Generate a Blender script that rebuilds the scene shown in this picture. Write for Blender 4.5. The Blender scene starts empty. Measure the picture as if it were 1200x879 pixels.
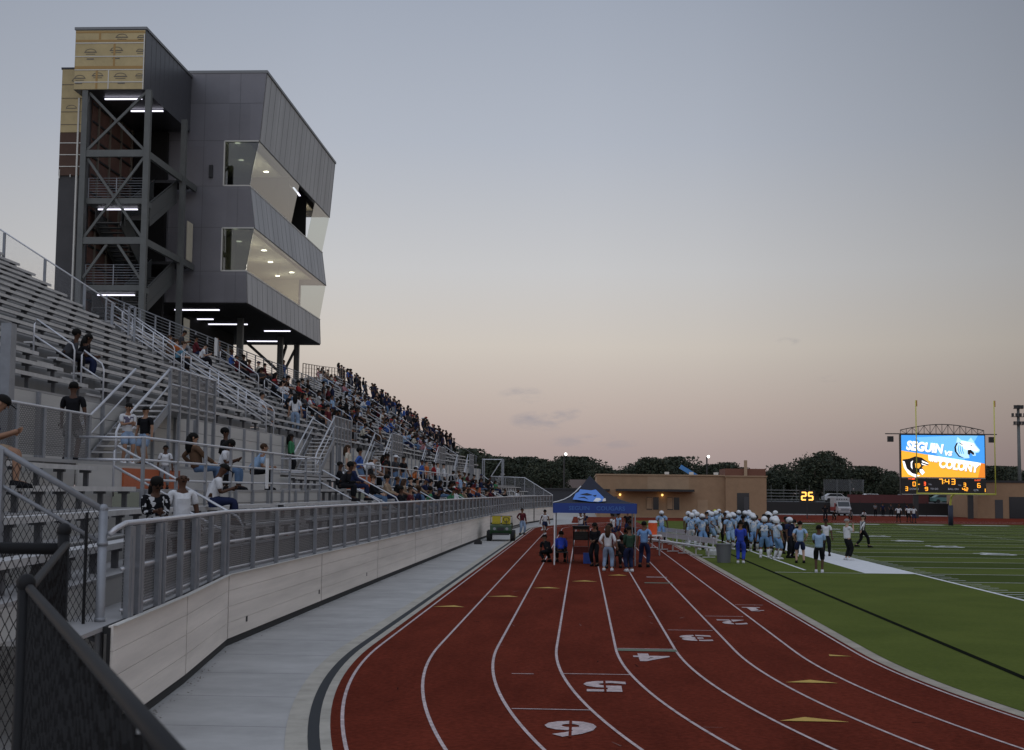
import bpy, bmesh, math, random
from mathutils import Vector, Matrix, Euler
random.seed(7)
sc = bpy.context.scene
COL = sc.collection
R = math.radians

# ------------------------------------------------------------------ helpers
def mat(name, col, rough=.6, metal=0.0, var=0.0, vscale=3.0, bump=0.0, bscale=40.0, emit=0.0, spec=.5, stretch=None, cells=None, grain=0.0, gscale=60.0, streak=0.0):
    m = bpy.data.materials.new(name); m.use_nodes = True
    nt = m.node_tree; b = nt.nodes['Principled BSDF']
    b.inputs['Base Color'].default_value = (*col, 1); b.inputs['Roughness'].default_value = rough
    b.inputs['Metallic'].default_value = metal
    b.inputs['Specular IOR Level'].default_value = spec
    if emit:
        b.inputs['Emission Color'].default_value = (*col, 1); b.inputs['Emission Strength'].default_value = emit
    if var or bump or cells or grain or streak:
        tc = nt.nodes.new('ShaderNodeTexCoord')
        src = tc.outputs['Object']
        if stretch:
            mp = nt.nodes.new('ShaderNodeMapping'); mp.inputs['Scale'].default_value = stretch
            nt.links.new(src, mp.inputs['Vector']); src = mp.outputs['Vector']
    if var:
        n = nt.nodes.new('ShaderNodeTexNoise'); n.inputs['Scale'].default_value = vscale; n.inputs['Detail'].default_value = 6
        n.inputs['Roughness'].default_value = .65
        nt.links.new(src, n.inputs['Vector'])
        r = nt.nodes.new('ShaderNodeValToRGB')
        r.color_ramp.elements[0].position = .3; r.color_ramp.elements[1].position = .7
        r.color_ramp.elements[0].color = (*[c*(1-var) for c in col], 1)
        r.color_ramp.elements[1].color = (*[min(1, c*(1+var)) for c in col], 1)
        nt.links.new(n.outputs['Fac'], r.inputs['Fac']); col_out = r.outputs['Color']
        def shade(fac, lo, hi):
            nonlocal col_out
            mr = nt.nodes.new('ShaderNodeMapRange'); nt.links.new(fac, mr.inputs[0]); mr.inputs[1].default_value = .3; mr.inputs[2].default_value = .7; mr.inputs[3].default_value = lo; mr.inputs[4].default_value = hi
            vm = nt.nodes.new('ShaderNodeVectorMath'); vm.operation = 'SCALE'; nt.links.new(col_out, vm.inputs[0]); nt.links.new(mr.outputs[0], vm.inputs['Scale']); col_out = vm.outputs[0]
        if grain:
            g1 = nt.nodes.new('ShaderNodeTexNoise'); g1.inputs['Scale'].default_value = gscale; g1.inputs['Detail'].default_value = 3; nt.links.new(tc.outputs['Object'], g1.inputs['Vector']); shade(g1.outputs['Fac'], 1-grain, 1+grain)
        if streak:
            m2 = nt.nodes.new('ShaderNodeMapping'); m2.inputs['Scale'].default_value = (2.2,2.2,.22); nt.links.new(tc.outputs['Object'], m2.inputs[0])
            g2 = nt.nodes.new('ShaderNodeTexNoise'); g2.inputs['Scale'].default_value = 2.5; g2.inputs['Detail'].default_value = 5; nt.links.new(m2.outputs[0], g2.inputs['Vector']); shade(g2.outputs['Fac'], 1-streak, 1+streak*.4)
        if cells:
            sn = nt.nodes.new('ShaderNodeVectorMath'); sn.operation = 'SNAP'; nt.links.new(tc.outputs['Object'], sn.inputs[0]); sn.inputs[1].default_value = cells
            wn = nt.nodes.new('ShaderNodeTexWhiteNoise'); nt.links.new(sn.outputs[0], wn.inputs['Vector']); shade(wn.outputs['Value'], .95, 1.05)
        nt.links.new(col_out, b.inputs['Base Color'])
    if bump:
        n2 = nt.nodes.new('ShaderNodeTexNoise'); n2.inputs['Scale'].default_value = bscale; n2.inputs['Detail'].default_value = 4
        nt.links.new(src, n2.inputs['Vector'])
        bp = nt.nodes.new('ShaderNodeBump'); bp.inputs['Strength'].default_value = bump; bp.inputs['Distance'].default_value = .02
        nt.links.new(n2.outputs['Fac'], bp.inputs['Height']); nt.links.new(bp.outputs['Normal'], b.inputs['Normal'])
    return m

class MB:
    def __init__(s): s.v = []; s.f = []; s.m = []
    def add(s, vs, fs, mi=0):
        o = len(s.v); s.v += [tuple(v) for v in vs]
        for k, f in enumerate(fs):
            s.f.append([i+o for i in f]); s.m.append(mi if isinstance(mi, int) else mi[k])
        return s
    def quad(s, a, b, c, d, mi=0): return s.add([a, b, c, d], [(0, 1, 2, 3)], mi)
    def poly(s, pts, mi=0): return s.add(pts, [tuple(range(len(pts)))], mi)
    def box(s, x0, x1, y0, y1, z0, z1, mi=0):
        return s.add([(x0,y0,z0),(x1,y0,z0),(x1,y1,z0),(x0,y1,z0),(x0,y0,z1),(x1,y0,z1),(x1,y1,z1),(x0,y1,z1)],
            [(0,3,2,1),(4,5,6,7),(0,1,5,4),(1,2,6,5),(2,3,7,6),(3,0,4,7)], mi)
    def beam(s, p, q, w, h, mi=0, up=(0,0,1)):
        p = Vector(p); q = Vector(q); d = (q-p).normalized(); u = Vector(up)
        if abs(d.dot(u)) > .98: u = Vector((1,0,0)) if abs(d.x) < .9 else Vector((0,1,0))
        a = d.cross(u).normalized(); b = a.cross(d).normalized()
        a *= w/2; b *= h/2
        return s.add([p-a-b, p+a-b, p+a+b, p-a+b, q-a-b, q+a-b, q+a+b, q-a+b],
            [(0,3,2,1),(4,5,6,7),(0,1,5,4),(1,2,6,5),(2,3,7,6),(3,0,4,7)], mi)
    def tube(s, pts, r, n=6, mi=0, cap=True):
        pts = [Vector(p) for p in pts]; N = len(pts); rs = r if isinstance(r, (list, tuple)) else [r]*N
        vs = []
        prev = None
        for i, p in enumerate(pts):
            t = (pts[min(i+1, N-1)]-pts[max(i-1, 0)]).normalized()
            if prev is None:
                a = t.cross(Vector((0,0,1)))
                if a.length < .05: a = t.cross(Vector((0,1,0)))
            else:
                a = prev-t*prev.dot(t)
            a.normalize(); prev = a; b = t.cross(a)
            for k in range(n):
                an = 2*math.pi*k/n
                vs.append(p+(a*math.cos(an)+b*math.sin(an))*rs[i])
        fs = [(i*n+k, i*n+(k+1) % n, (i+1)*n+(k+1) % n, (i+1)*n+k) for i in range(N-1) for k in range(n)]
        if cap: fs += [tuple(range(n))[::-1], tuple((N-1)*n+k for k in range(n))]
        return s.add(vs, fs, mi)
    def prism(s, poly, axis, a0, a1, mi=0):
        """extrude a 2-D outline along an axis ('x': outline is (y,z); 'y': (x,z); 'z': (x,y))"""
        def P(u, w, a): return {'x': (a,u,w), 'y': (u,a,w), 'z': (u,w,a)}[axis]
        n = len(poly)
        vs = [P(u, w, a0) for u, w in poly]+[P(u, w, a1) for u, w in poly]
        fs = [tuple(range(n))[::-1], tuple(range(n, 2*n))]+[(i, (i+1) % n, n+(i+1) % n, n+i) for i in range(n)]
        return s.add(vs, fs, mi)
    def sphere(s, c, r, nu=10, nv=7, mi=0, zmin=-1.0):
        rx, ry, rz = r if isinstance(r, (tuple, list)) else (r, r, r)
        vs = []; fs = []
        for j in range(nv+1):
            z = 1+(zmin-1)*j/nv; z = math.cos(math.acos(max(-1, zmin))*j/nv)
            q = math.sqrt(max(0, 1-z*z))
            for i in range(nu):
                a = 2*math.pi*i/nu
                vs.append((c[0]+rx*q*math.cos(a), c[1]+ry*q*math.sin(a), c[2]+rz*z))
        fs = [(j*nu+i, (j+1)*nu+i, (j+1)*nu+(i+1) % nu, j*nu+(i+1) % nu) for j in range(nv) for i in range(nu)]
        return s.add(vs, fs, mi)
    def sweep(s, x0, x1, z0, z1, ys, dx, mi=0):
        """a rectangular bar that follows the stand's line: x is shifted by dx(y)"""
        vs = []
        for y in ys:
            d = dx(y); vs += [(x0+d,y,z0),(x1+d,y,z0),(x1+d,y,z1),(x0+d,y,z1)]
        n = len(ys); fs = [(0,1,2,3), tuple(4*(n-1)+k for k in (3,2,1,0))]
        for i in range(n-1):
            for k in range(4): fs.append((4*i+k, 4*(i+1)+k, 4*(i+1)+(k+1) % 4, 4*i+(k+1) % 4))
        return s.add(vs, fs, mi)
    def mesh(s, name, mats):
        me = bpy.data.meshes.new(name); me.from_pydata(s.v, [], s.f)
        for m in (mats if isinstance(mats, (list, tuple)) else [mats]): me.materials.append(m)
        me.polygons.foreach_set('material_index', s.m); me.update()
        bm = bmesh.new(); bm.from_mesh(me); bmesh.ops.recalc_face_normals(bm, faces=bm.faces); bm.to_mesh(me); bm.free()
        return me
    def build(s, name, mats, parent=None, smooth=False, loc=None):
        o = bpy.data.objects.new(name, s.mesh(name, mats)); COL.objects.link(o)
        if smooth:
            for p in o.data.polygons: p.use_smooth = True
        if parent is not None: o.parent = parent
        if loc: o.location = loc
        return o

def tag(o, label=None, cat=None, group=None, kind=None):
    if label: o['label'] = label
    if cat: o['category'] = cat
    if group: o['group'] = group
    if kind: o['kind'] = kind
    return o
def thing(name, label, cat, loc=(0,0,0), rz=0, group=None):
    o = bpy.data.objects.new(name, None); COL.objects.link(o); o.empty_display_size = .2
    o.location = loc; o.rotation_euler = (0,0,rz)
    return tag(o, label, cat, group)
def struct(mb, name, mats):
    return tag(mb.build(name, mats), kind='structure')
def dup(root, loc=None, rz=None, label=None, group=None):
    r = root.copy(); COL.objects.link(r)
    if loc is not None: r.location = loc
    if rz is not None: r.rotation_euler = (0,0,rz)
    if label: r['label'] = label
    if group: r['group'] = group
    for ch in list(root.children):
        c = ch.copy(); COL.objects.link(c); c.parent = r
        for g in list(ch.children):
            d = g.copy(); COL.objects.link(d); d.parent = c
    return r
def text_mesh(body, size, ext=.01, mi=0, shear=0.0, bold=0.0):
    cu = bpy.data.curves.new('txt', 'FONT'); cu.body = body; cu.size = size; cu.extrude = ext
    cu.align_x = 'CENTER'; cu.align_y = 'CENTER'; cu.shear = shear; cu.offset = bold; cu.resolution_u = 3
    o = bpy.data.objects.new('txt', cu); COL.objects.link(o)
    dg = bpy.context.evaluated_depsgraph_get()
    me = bpy.data.meshes.new_from_object(o.evaluated_get(dg))
    vs = [v.co.copy() for v in me.vertices]; fs = [tuple(p.vertices) for p in me.polygons]
    bpy.data.objects.remove(o); bpy.data.curves.remove(cu); bpy.data.meshes.remove(me)
    return vs, fs
def lerp(tab, y):
    if y <= tab[0][0]: a, b = tab[0], tab[1]
    elif y >= tab[-1][0]: a, b = tab[-2], tab[-1]
    else:
        for a, b in zip(tab, tab[1:]):
            if a[0] <= y <= b[0]: break
    return a[1]+(b[1]-a[1])*(y-a[0])/(b[0]-a[0])
def frange(a, b, st):
    n = max(1, int(math.ceil((b-a)/st))); return [a+(b-a)*i/n for i in range(n+1)]

# ------------------------------------------------------------------ materials
M = {}
M['concrete'] = mat('walk_concrete', (.405,.395,.38), .95, var=.16, vscale=.5, bump=.2, spec=.1, grain=.05, gscale=2.2)
M['curb'] = mat('curb_concrete', (.41,.38,.325), .95, var=.18, vscale=2.0, bump=.2, spec=.15)
M['drain'] = mat('drain_grate', (.03,.033,.036), .8, spec=.2)
M['track'] = mat('track_rubber', (.138,.0265,.0148), 1.0, var=.24, vscale=.9, bump=.6, bscale=180, spec=.02, stretch=(1,.25,1), grain=.22, gscale=14)
M['line'] = mat('line_paint', (.50,.405,.395), .8, var=.25, vscale=5, spec=.1, grain=.2, gscale=18)
M['yellow_paint'] = mat('yellow_paint', (.52,.32,.045), .7, var=.12, vscale=4)
M['green_paint'] = mat('green_paint', (.10,.13,.08), .7)
M['turf_line'] = mat('turf_white', (.66,.66,.66), .8, var=.1, vscale=3)
M['galv'] = mat('galvanised_steel', (.27,.28,.30), .5, .4, var=.12, vscale=5)
M['rail'] = mat('aluminium_rail', (.58,.58,.60), .4, .5, var=.08, vscale=6)
M['plank'] = mat('aluminium_plank', (.52,.51,.50), .5, .25, var=.14, vscale=1.2, grain=.08, gscale=6)
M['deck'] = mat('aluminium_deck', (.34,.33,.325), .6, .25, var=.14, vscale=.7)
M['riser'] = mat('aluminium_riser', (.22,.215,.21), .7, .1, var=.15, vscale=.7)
M['bracket'] = mat('bench_bracket', (.10,.10,.105), .6, .2)
M['siding'] = mat('aluminium_siding', (.50,.485,.46), .55, .2, var=.1, vscale=.9, stretch=(1,.2,3))
M['panel'] = mat('wall_plank', (.70,.64,.575), .7, var=.20, vscale=.8, bump=.1, stretch=(1,.12,2.5))
M['gap'] = mat('shadow_gap', (.02,.02,.02), .9)
M['blackpvc'] = mat('black_vinyl', (.010,.010,.011), .65, spec=.25)
M['orange'] = mat('orange_board', (.42,.10,.03), .6, var=.1, vscale=2)
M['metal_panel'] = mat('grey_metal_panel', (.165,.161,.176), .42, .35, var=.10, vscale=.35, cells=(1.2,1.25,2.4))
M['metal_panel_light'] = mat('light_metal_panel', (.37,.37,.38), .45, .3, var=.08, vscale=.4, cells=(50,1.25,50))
M['seam'] = mat('panel_seam', (.095,.095,.10), .6)
M['coping'] = mat('metal_coping', (.17,.175,.18), .4, .4)
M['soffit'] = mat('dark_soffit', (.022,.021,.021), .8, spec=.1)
M['steel'] = mat('grey_steel', (.115,.12,.115), .55, .2, var=.12, vscale=2)
M['shaft'] = mat('shaft_wall', (.050,.048,.050), .7, var=.15, vscale=1)
M['white_trim'] = mat('white_trim', (.62,.60,.55), .5)
M['tube'] = mat('fluorescent_tube', (.86,.84,1.0), .4, emit=1.9)
M['lampdisc'] = mat('ceiling_lamp', (1.0,.92,.78), .4, emit=6)
M['cream'] = mat('cream_wall', (.52,.47,.36), .8, var=.05)
M['inner_floor'] = mat('room_floor', (.36,.34,.30), .8)
M['tan'] = mat('tan_masonry', (.33,.21,.122), .85, var=.1, vscale=1.2, bump=.1)
M['tan2'] = mat('tan_light_band', (.37,.25,.155), .85, var=.1, vscale=1.2)
M['darkmetal'] = mat('dark_metal', (.03,.03,.032), .5, .3)
M['black'] = mat('black_paint', (.010,.010,.011), .5)
M['doorgrey'] = mat('door_grey', (.05,.05,.055), .5)
M['window_dark'] = mat('dark_window', (.03,.035,.04), .1)
M['white'] = mat('white_paint', (.75,.75,.75), .5)
M['red'] = mat('red_paint', (.32,.05,.04), .45)
M['goalyellow'] = mat('goal_yellow', (.60,.55,.10), .45)
M['navy'] = mat('navy_pad', (.02,.025,.05), .6)
M['orangebright'] = mat('cooler_orange', (.75,.10,.02), .5)
M['plasticgrey'] = mat('bin_grey', (.12,.125,.13), .6)
M['gatorgreen'] = mat('vehicle_green', (.010,.045,.012), .4)
M['gatoryellow'] = mat('vehicle_yellow', (.45,.36,.02), .5)
M['tyre'] = mat('tyre_rubber', (.012,.012,.012), .8)
M['tentblue'] = mat('tent_blue', (.022,.055,.25), .75)
M['tentnavy'] = mat('tent_navy', (.016,.019,.034), .8)
M['tentsky'] = mat('tent_lightblue', (.10,.25,.68), .7)
M['chainbase'] = None
# chain link: see-through wire pattern in the fence's own coordinates
def chain_mat(name, col, cell, wire, axis_u, metal=.4):
    m = bpy.data.materials.new(name); m.use_nodes = True; nt = m.node_tree; b = nt.nodes['Principled BSDF']
    b.inputs['Base Color'].default_value = (*col, 1); b.inputs['Metallic'].default_value = metal; b.inputs['Roughness'].default_value = .5
    tc = nt.nodes.new('ShaderNodeTexCoord'); sp = nt.nodes.new('ShaderNodeSeparateXYZ'); nt.links.new(tc.outputs['Object'], sp.inputs[0])
    def mth(op, a, c=None):
        n = nt.nodes.new('ShaderNodeMath'); n.operation = op
        for i, q in enumerate((a, c)):
            if q is None: continue
            if isinstance(q, (int, float)): n.inputs[i].default_value = q
            else: nt.links.new(q, n.inputs[i])
        return n.outputs[0]
    u = sp.outputs[axis_u]; z = sp.outputs['Z']
    ws = []
    for op in ('ADD', 'SUBTRACT'):
        t = mth('FRACT', mth('DIVIDE', mth(op, u, z), cell))
        ws.append(mth('LESS_THAN', mth('ABSOLUTE', mth('SUBTRACT', t, .5)), wire/cell*.75))
    a = mth('MAXIMUM', ws[0], ws[1])
    tr = nt.nodes.new('ShaderNodeBsdfTransparent'); mx = nt.nodes.new('ShaderNodeMixShader')
    nt.links.new(a, mx.inputs[0]); nt.links.new(tr.outputs[0], mx.inputs[1]); nt.links.new(b.outputs[0], mx.inputs[2])
    nt.links.new(mx.outputs[0], nt.nodes['Material Output'].inputs['Surface'])
    return m
M['chain'] = chain_mat('chain_link', (.10,.10,.105), .075, .023, 'Y', .2)
M['chainx'] = chain_mat('chain_link_x', (.30,.30,.31), .075, .007, 'X')
def glass_mat(name, tint, refl):
    m = bpy.data.materials.new(name); m.use_nodes = True; nt = m.node_tree
    nt.nodes.remove(nt.nodes['Principled BSDF'])
    tr = nt.nodes.new('ShaderNodeBsdfTransparent'); tr.inputs[0].default_value = (*tint, 1)
    gl = nt.nodes.new('ShaderNodeBsdfGlossy'); gl.inputs['Roughness'].default_value = .02
    fr = nt.nodes.new('ShaderNodeFresnel'); fr.inputs['IOR'].default_value = 1.5
    ad = nt.nodes.new('ShaderNodeMath'); ad.operation = 'ADD'; ad.use_clamp = True; ad.inputs[1].default_value = refl
    mx = nt.nodes.new('ShaderNodeMixShader')
    ge = nt.nodes.new('ShaderNodeNewGeometry'); fb = nt.nodes.new('ShaderNodeMath'); fb.operation = 'SUBTRACT'; fb.inputs[0].default_value = 1; nt.links.new(ge.outputs['Backfacing'], fb.inputs[1])
    ml = nt.nodes.new('ShaderNodeMath'); ml.operation = 'MULTIPLY'; nt.links.new(fb.outputs[0], ml.inputs[1]); nt.links.new(ad.outputs[0], ml.inputs[0])
    nt.links.new(fr.outputs[0], ad.inputs[0]); nt.links.new(ml.outputs[0], mx.inputs[0])
    nt.links.new(tr.outputs[0], mx.inputs[1]); nt.links.new(gl.outputs[0], mx.inputs[2])
    nt.links.new(mx.outputs[0], nt.nodes['Material Output'].inputs['Surface'])
    return m
M['side_glass'] = glass_mat('side_window_glass', (.20,.225,.21), .05)
M['glass'] = glass_mat('window_glass', (.90,.95,.92), .26)
M['guard_glass'] = glass_mat('clear_glass', (.85,.92,.88), .12)

# ------------------------------------------------------------------ camera
cam = bpy.data.objects.new('camera', bpy.data.cameras.new('camera')); COL.objects.link(cam)
F, VX, YH, ROLL, H = 1600, 683.5, 575.5, .010, 2.9
cam.matrix_world = (Matrix.Translation((0,0,H)) @ Matrix.Rotation(math.atan((VX-600)/F), 4, 'Z')
    @ Matrix.Rotation(math.pi/2+math.atan((YH-439.5)/F), 4, 'X') @ Matrix.Rotation(ROLL, 4, 'Z'))
cam.data.sensor_fit = 'HORIZONTAL'; cam.data.sensor_width = 36; cam.data.lens = F/1200*36
cam.data.clip_start = .1; cam.data.clip_end = 5000
cam.data.dof.use_dof = True; cam.data.dof.focus_distance = 55; cam.data.dof.aperture_fstop = 7.0
sc.camera = cam

# ------------------------------------------------------------------ sky and light (dusk: the sun is down behind the stand)
w = bpy.data.worlds.new('World'); sc.world = w; w.use_nodes = True
nt = w.node_tree; N = nt.nodes; L = nt.links
for n in list(N): N.remove(n)
out = N.new('ShaderNodeOutputWorld'); bg = N.new('ShaderNodeBackground'); L.new(bg.outputs[0], out.inputs[0])
tc = N.new('ShaderNodeTexCoord'); sp = N.new('ShaderNodeSeparateXYZ'); L.new(tc.outputs['Generated'], sp.inputs[0])
def mth(op, *a, clamp=False):
    n = N.new('ShaderNodeMath'); n.operation = op; n.use_clamp = clamp
    for i, q in enumerate(a):
        if isinstance(q, (int, float)): n.inputs[i].default_value = q
        else: L.new(q, n.inputs[i])
    return n.outputs[0]
ramp = N.new('ShaderNodeValToRGB'); L.new(sp.outputs['Z'], ramp.inputs[0])
def lin(c): return tuple((x/255/12.92 if x/255 <= .04045 else ((x/255+.055)/1.055)**2.4) for x in c)
stops = [(0.0,(157,143,144)),(.03,(172,156,154)),(.06,(188,174,168)),(.105,(205,197,189)),(.16,(199,199,201)),(.25,(177,183,195)),(.345,(160,168,183)),(.55,(148,156,172)),(1.0,(140,146,158))]
cr = ramp.color_ramp
while len(cr.elements) < len(stops): cr.elements.new(.5)
for e, (p, c) in zip(cr.elements, stops): e.position = p; e.color = (*lin(c), 1)
# the west (left, behind the stand) is the bright side
azr = N.new('ShaderNodeValToRGB'); L.new(mth('ADD', mth('MULTIPLY', sp.outputs['X'], 1.0), .5), azr.inputs[0])
ae = [(0.0,.80),(.10,.86),(.20,.93),(.32,1.0),(.50,1.0),(.59,.94),(.67,.83),(.76,.71),(.80,.65),(1.0,.65)]
while len(azr.color_ramp.elements) < len(ae): azr.color_ramp.elements.new(.5)
for e, (p, c) in zip(azr.color_ramp.elements, ae): e.position = p; e.color = (c,c,c,1)
# sky out of view, overhead and behind the camera, is boosted to brighten the scene
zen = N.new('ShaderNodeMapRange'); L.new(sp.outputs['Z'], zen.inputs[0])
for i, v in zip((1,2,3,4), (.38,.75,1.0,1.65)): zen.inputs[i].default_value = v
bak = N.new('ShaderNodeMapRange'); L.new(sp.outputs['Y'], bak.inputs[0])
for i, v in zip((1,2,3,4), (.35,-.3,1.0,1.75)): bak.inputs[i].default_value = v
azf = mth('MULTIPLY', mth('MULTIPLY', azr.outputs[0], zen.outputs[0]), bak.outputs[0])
# small dusky clouds near the horizon
noi = N.new('ShaderNodeTexNoise'); noi.inputs['Scale'].default_value = 26; noi.inputs['Detail'].default_value = 7; noi.inputs['Roughness'].default_value = .62
mp = N.new('ShaderNodeMapping'); mp.inputs['Scale'].default_value = (1,1,3.2); L.new(tc.outputs['Generated'], mp.inputs[0]); L.new(mp.outputs[0], noi.inputs['Vector'])
cl = None
for x0, z0, wx, wz, g in ((-.030,.0515,.022,.0070,1.0),(-.014,.0575,.012,.0055,.9),(-.045,.071,.016,.005,.7),(.008,.0365,.035,.005,.6),(.147,.109,.008,.003,.7),(.18,.082,.012,.003,.75),(-.02,.064,.03,.004,.5)):
    d = mth('ADD', mth('POWER', mth('ABSOLUTE', mth('DIVIDE', mth('SUBTRACT', sp.outputs['X'], x0), wx)), 2), mth('POWER', mth('ABSOLUTE', mth('DIVIDE', mth('SUBTRACT', sp.outputs['Z'], z0), wz)), 2))
    gss = mth('MULTIPLY', mth('SUBTRACT', 1.35, d, clamp=True), g)
    cl = gss if cl is None else mth('MAXIMUM', cl, gss)
cl = mth('MULTIPLY', cl, mth('MULTIPLY', mth('SUBTRACT', noi.outputs['Fac'], .45, clamp=True), 6.0, clamp=True))
cm = N.new('ShaderNodeMixRGB'); cm.blend_type = 'MIX'; L.new(mth('MULTIPLY', cl, .55), cm.inputs[0]); L.new(ramp.outputs[0], cm.inputs[1]); cm.inputs[2].default_value = (*lin((136,138,152)), 1)
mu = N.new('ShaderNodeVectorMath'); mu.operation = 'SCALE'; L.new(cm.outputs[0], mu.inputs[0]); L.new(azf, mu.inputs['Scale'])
sky = N.new('ShaderNodeTexSky'); sky.sky_type = 'NISHITA'; sky.sun_disc = False
SUN_AZ = R(-62)                      # measured from +Y (down the track) towards -X (the stand)
sky.sun_elevation = R(1.0); sky.sun_rotation = SUN_AZ
bg2 = N.new('ShaderNodeBackground'); L.new(sky.outputs[0], bg2.inputs[0]); bg2.inputs[1].default_value = .012
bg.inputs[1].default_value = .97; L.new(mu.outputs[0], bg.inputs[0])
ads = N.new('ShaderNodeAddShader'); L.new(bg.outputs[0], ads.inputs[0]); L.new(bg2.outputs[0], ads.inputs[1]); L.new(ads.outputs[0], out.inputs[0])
sun = bpy.data.objects.new('sun', bpy.data.lights.new('sun', 'SUN')); COL.objects.link(sun)
sun.data.energy = .10; sun.data.angle = R(25); sun.data.color = (1.0,.86,.74)
sd = Vector((math.sin(SUN_AZ)*math.cos(R(10)), math.cos(SUN_AZ)*math.cos(R(10)), math.sin(R(10))))
sun.rotation_euler = sd.to_track_quat('Z', 'Y').to_euler()
vs = sc.view_settings; vs.view_transform = 'Standard'; vs.look = 'None'; vs.exposure = 0; vs.gamma = 1; vs.use_curve_mapping = False
sc.cycles.max_bounces = 6; sc.cycles.transparent_max_bounces = 24; sc.cycles.use_denoising = True
# ------------------------------------------------------------------ ground, track, field
X8, LW, YC, RI = 5.0, 1.092, 25.7, 39.0          # inner lane line, lane width, near bend centre, its radius
CX = X8+RI; YF = 106.0                            # far bend centre
def oval(r, n=56):
    """closed outline of the oval at radius r, from the far left going round"""
    p = [(CX+r*math.cos(a), YC+r*math.sin(a)) for a in [math.pi+math.pi*i/n for i in range(n+1)]]
    p += [(CX+r*math.cos(a), YF+r*math.sin(a)) for a in [math.pi*i/n for i in range(n+1)]]
    return p
def ring(mb, r0, r1, z, mi=0, n=220):
    a, b = oval(r0, n), oval(r1, n); k = len(a)
    for i in range(k):
        j = (i+1) % k
        mb.quad((*a[i],z), (*b[i],z), (*b[j],z), (*a[j],z), mi)
    return mb
g = MB(); g.quad((-900,-400,-.05),(1200,-400,-.05),(1200,2200,-.05),(-900,2200,-.05))
struct(g, 'ground', mat('dry_grass', (.055,.06,.03), .95, var=.25, vscale=.05))
g = MB(); g.poly([(-45,-20,0),(90,-20,0),(90,260,0),(-45,260,0)])
def concrete_slab():
    m = M['concrete']; nt = m.node_tree; b = nt.nodes['Principled BSDF']
    tcn = nt.nodes.new('ShaderNodeTexCoord'); s = nt.nodes.new('ShaderNodeSeparateXYZ'); nt.links.new(tcn.outputs['Object'], s.inputs[0])
    def mm(op, a, c):
        n = nt.nodes.new('ShaderNodeMath'); n.operation = op
        for i, q in enumerate((a, c)):
            if isinstance(q, (int, float)): n.inputs[i].default_value = q
            else: nt.links.new(q, n.inputs[i])
        return n.outputs[0]
    j = mm('LESS_THAN', mm('FRACT', mm('DIVIDE', s.outputs['Y'], 2.4), 0), .010)
    mx = nt.nodes.new('ShaderNodeMixRGB'); src = b.inputs['Base Color'].links[0].from_socket
    nt.links.new(j, mx.inputs[0]); nt.links.new(src, mx.inputs[1]); mx.inputs[2].default_value = (.18,.18,.18,1)
    nt.links.new(mx.outputs[0], b.inputs['Base Color'])
concrete_slab()
struct(g, 'concrete_apron', M['concrete'])
RO = RI+8*LW
g = MB(); ring(g, RO+.40, RO+.68, .008); struct(g, 'curb_strip', M['curb'])
g = MB(); ring(g, RO+.28, RO+.42, .013); struct(g, 'trench_drain', M['drain'])
g = MB(); ring(g, RI-.10, RO+.15, .016); struct(g, 'running_track', M['track'])
g = MB(); ring(g, RO+.15, RO+.28, .017); struct(g, 'inner_curb_strip', M['curb'])
# red surfacing beyond the far bend
g = MB(); g.poly([(-1,128,.005),(52,100,.005),(84,128,.005),(84,193,.005),(24,193,.005),(22,159.5,.005),(-1,159.5,.005)]); struct(g, 'red_apron', M['track'])
g = MB(); g.quad((20,188.6,.012),(84,188.6,.012),(84,189.2,.012),(20,189.2,.012)); struct(g, 'apron_line', M['line'])
g = MB()
for k in range(9): ring(g, RI+k*LW-.023, RI+k*LW+.023, .022)
struct(g, 'lane_lines', M['line'])
g = MB(); ring(g, RI-.33, RI-.10, .020); struct(g, 'field_curb', mat('field_curb_concrete', (.36,.32,.26), .95, var=.2, vscale=2, spec=.1))
# turf with mown bands
FC, SX = 78.5, 12.2                               # field centre along Y, near sideline
m = bpy.data.materials.new('artificial_turf'); m.use_nodes = True; nt = m.node_tree; b = nt.nodes['Principled BSDF']; b.inputs['Roughness'].default_value = .9; b.inputs['Specular IOR Level'].default_value = .03
tcn = nt.nodes.new('ShaderNodeTexCoord'); s = nt.nodes.new('ShaderNodeSeparateXYZ'); nt.links.new(tcn.outputs['Object'], s.inputs[0])
def mm(op, a, c=0.0):
    n = nt.nodes.new('ShaderNodeMath'); n.operation = op
    for i, q in enumerate((a, c)):
        if isinstance(q, (int, float)): n.inputs[i].default_value = q
        else: nt.links.new(q, n.inputs[i])
    return n.outputs[0]
band = mm('GREATER_THAN', mm('FRACT', mm('DIVIDE', mm('SUBTRACT', s.outputs['Y'], FC-91.44), 9.144)), .5)
band = mm('MULTIPLY', band, mm('GREATER_THAN', s.outputs['X'], SX))
n1 = nt.nodes.new('ShaderNodeTexNoise'); n1.inputs['Scale'].default_value = .45; n1.inputs['Detail'].default_value = 8
nt.links.new(tcn.outputs['Object'], n1.inputs['Vector'])
n3 = nt.nodes.new('ShaderNodeTexNoise'); n3.inputs['Scale'].default_value = 11; n3.inputs['Detail'].default_value = 3
nt.links.new(tcn.outputs['Object'], n3.inputs['Vector'])
r = nt.nodes.new('ShaderNodeValToRGB'); r.color_ramp.elements[0].position = .36; r.color_ramp.elements[1].position = .66
r.color_ramp.elements[0].color = (.076,.098,.018,1); r.color_ramp.elements[1].color = (.108,.132,.026,1)
nt.links.new(mm('ADD', mm('MULTIPLY', n1.outputs['Fac'], .6), mm('MULTIPLY', n3.outputs['Fac'], .4)), r.inputs[0])
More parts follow.
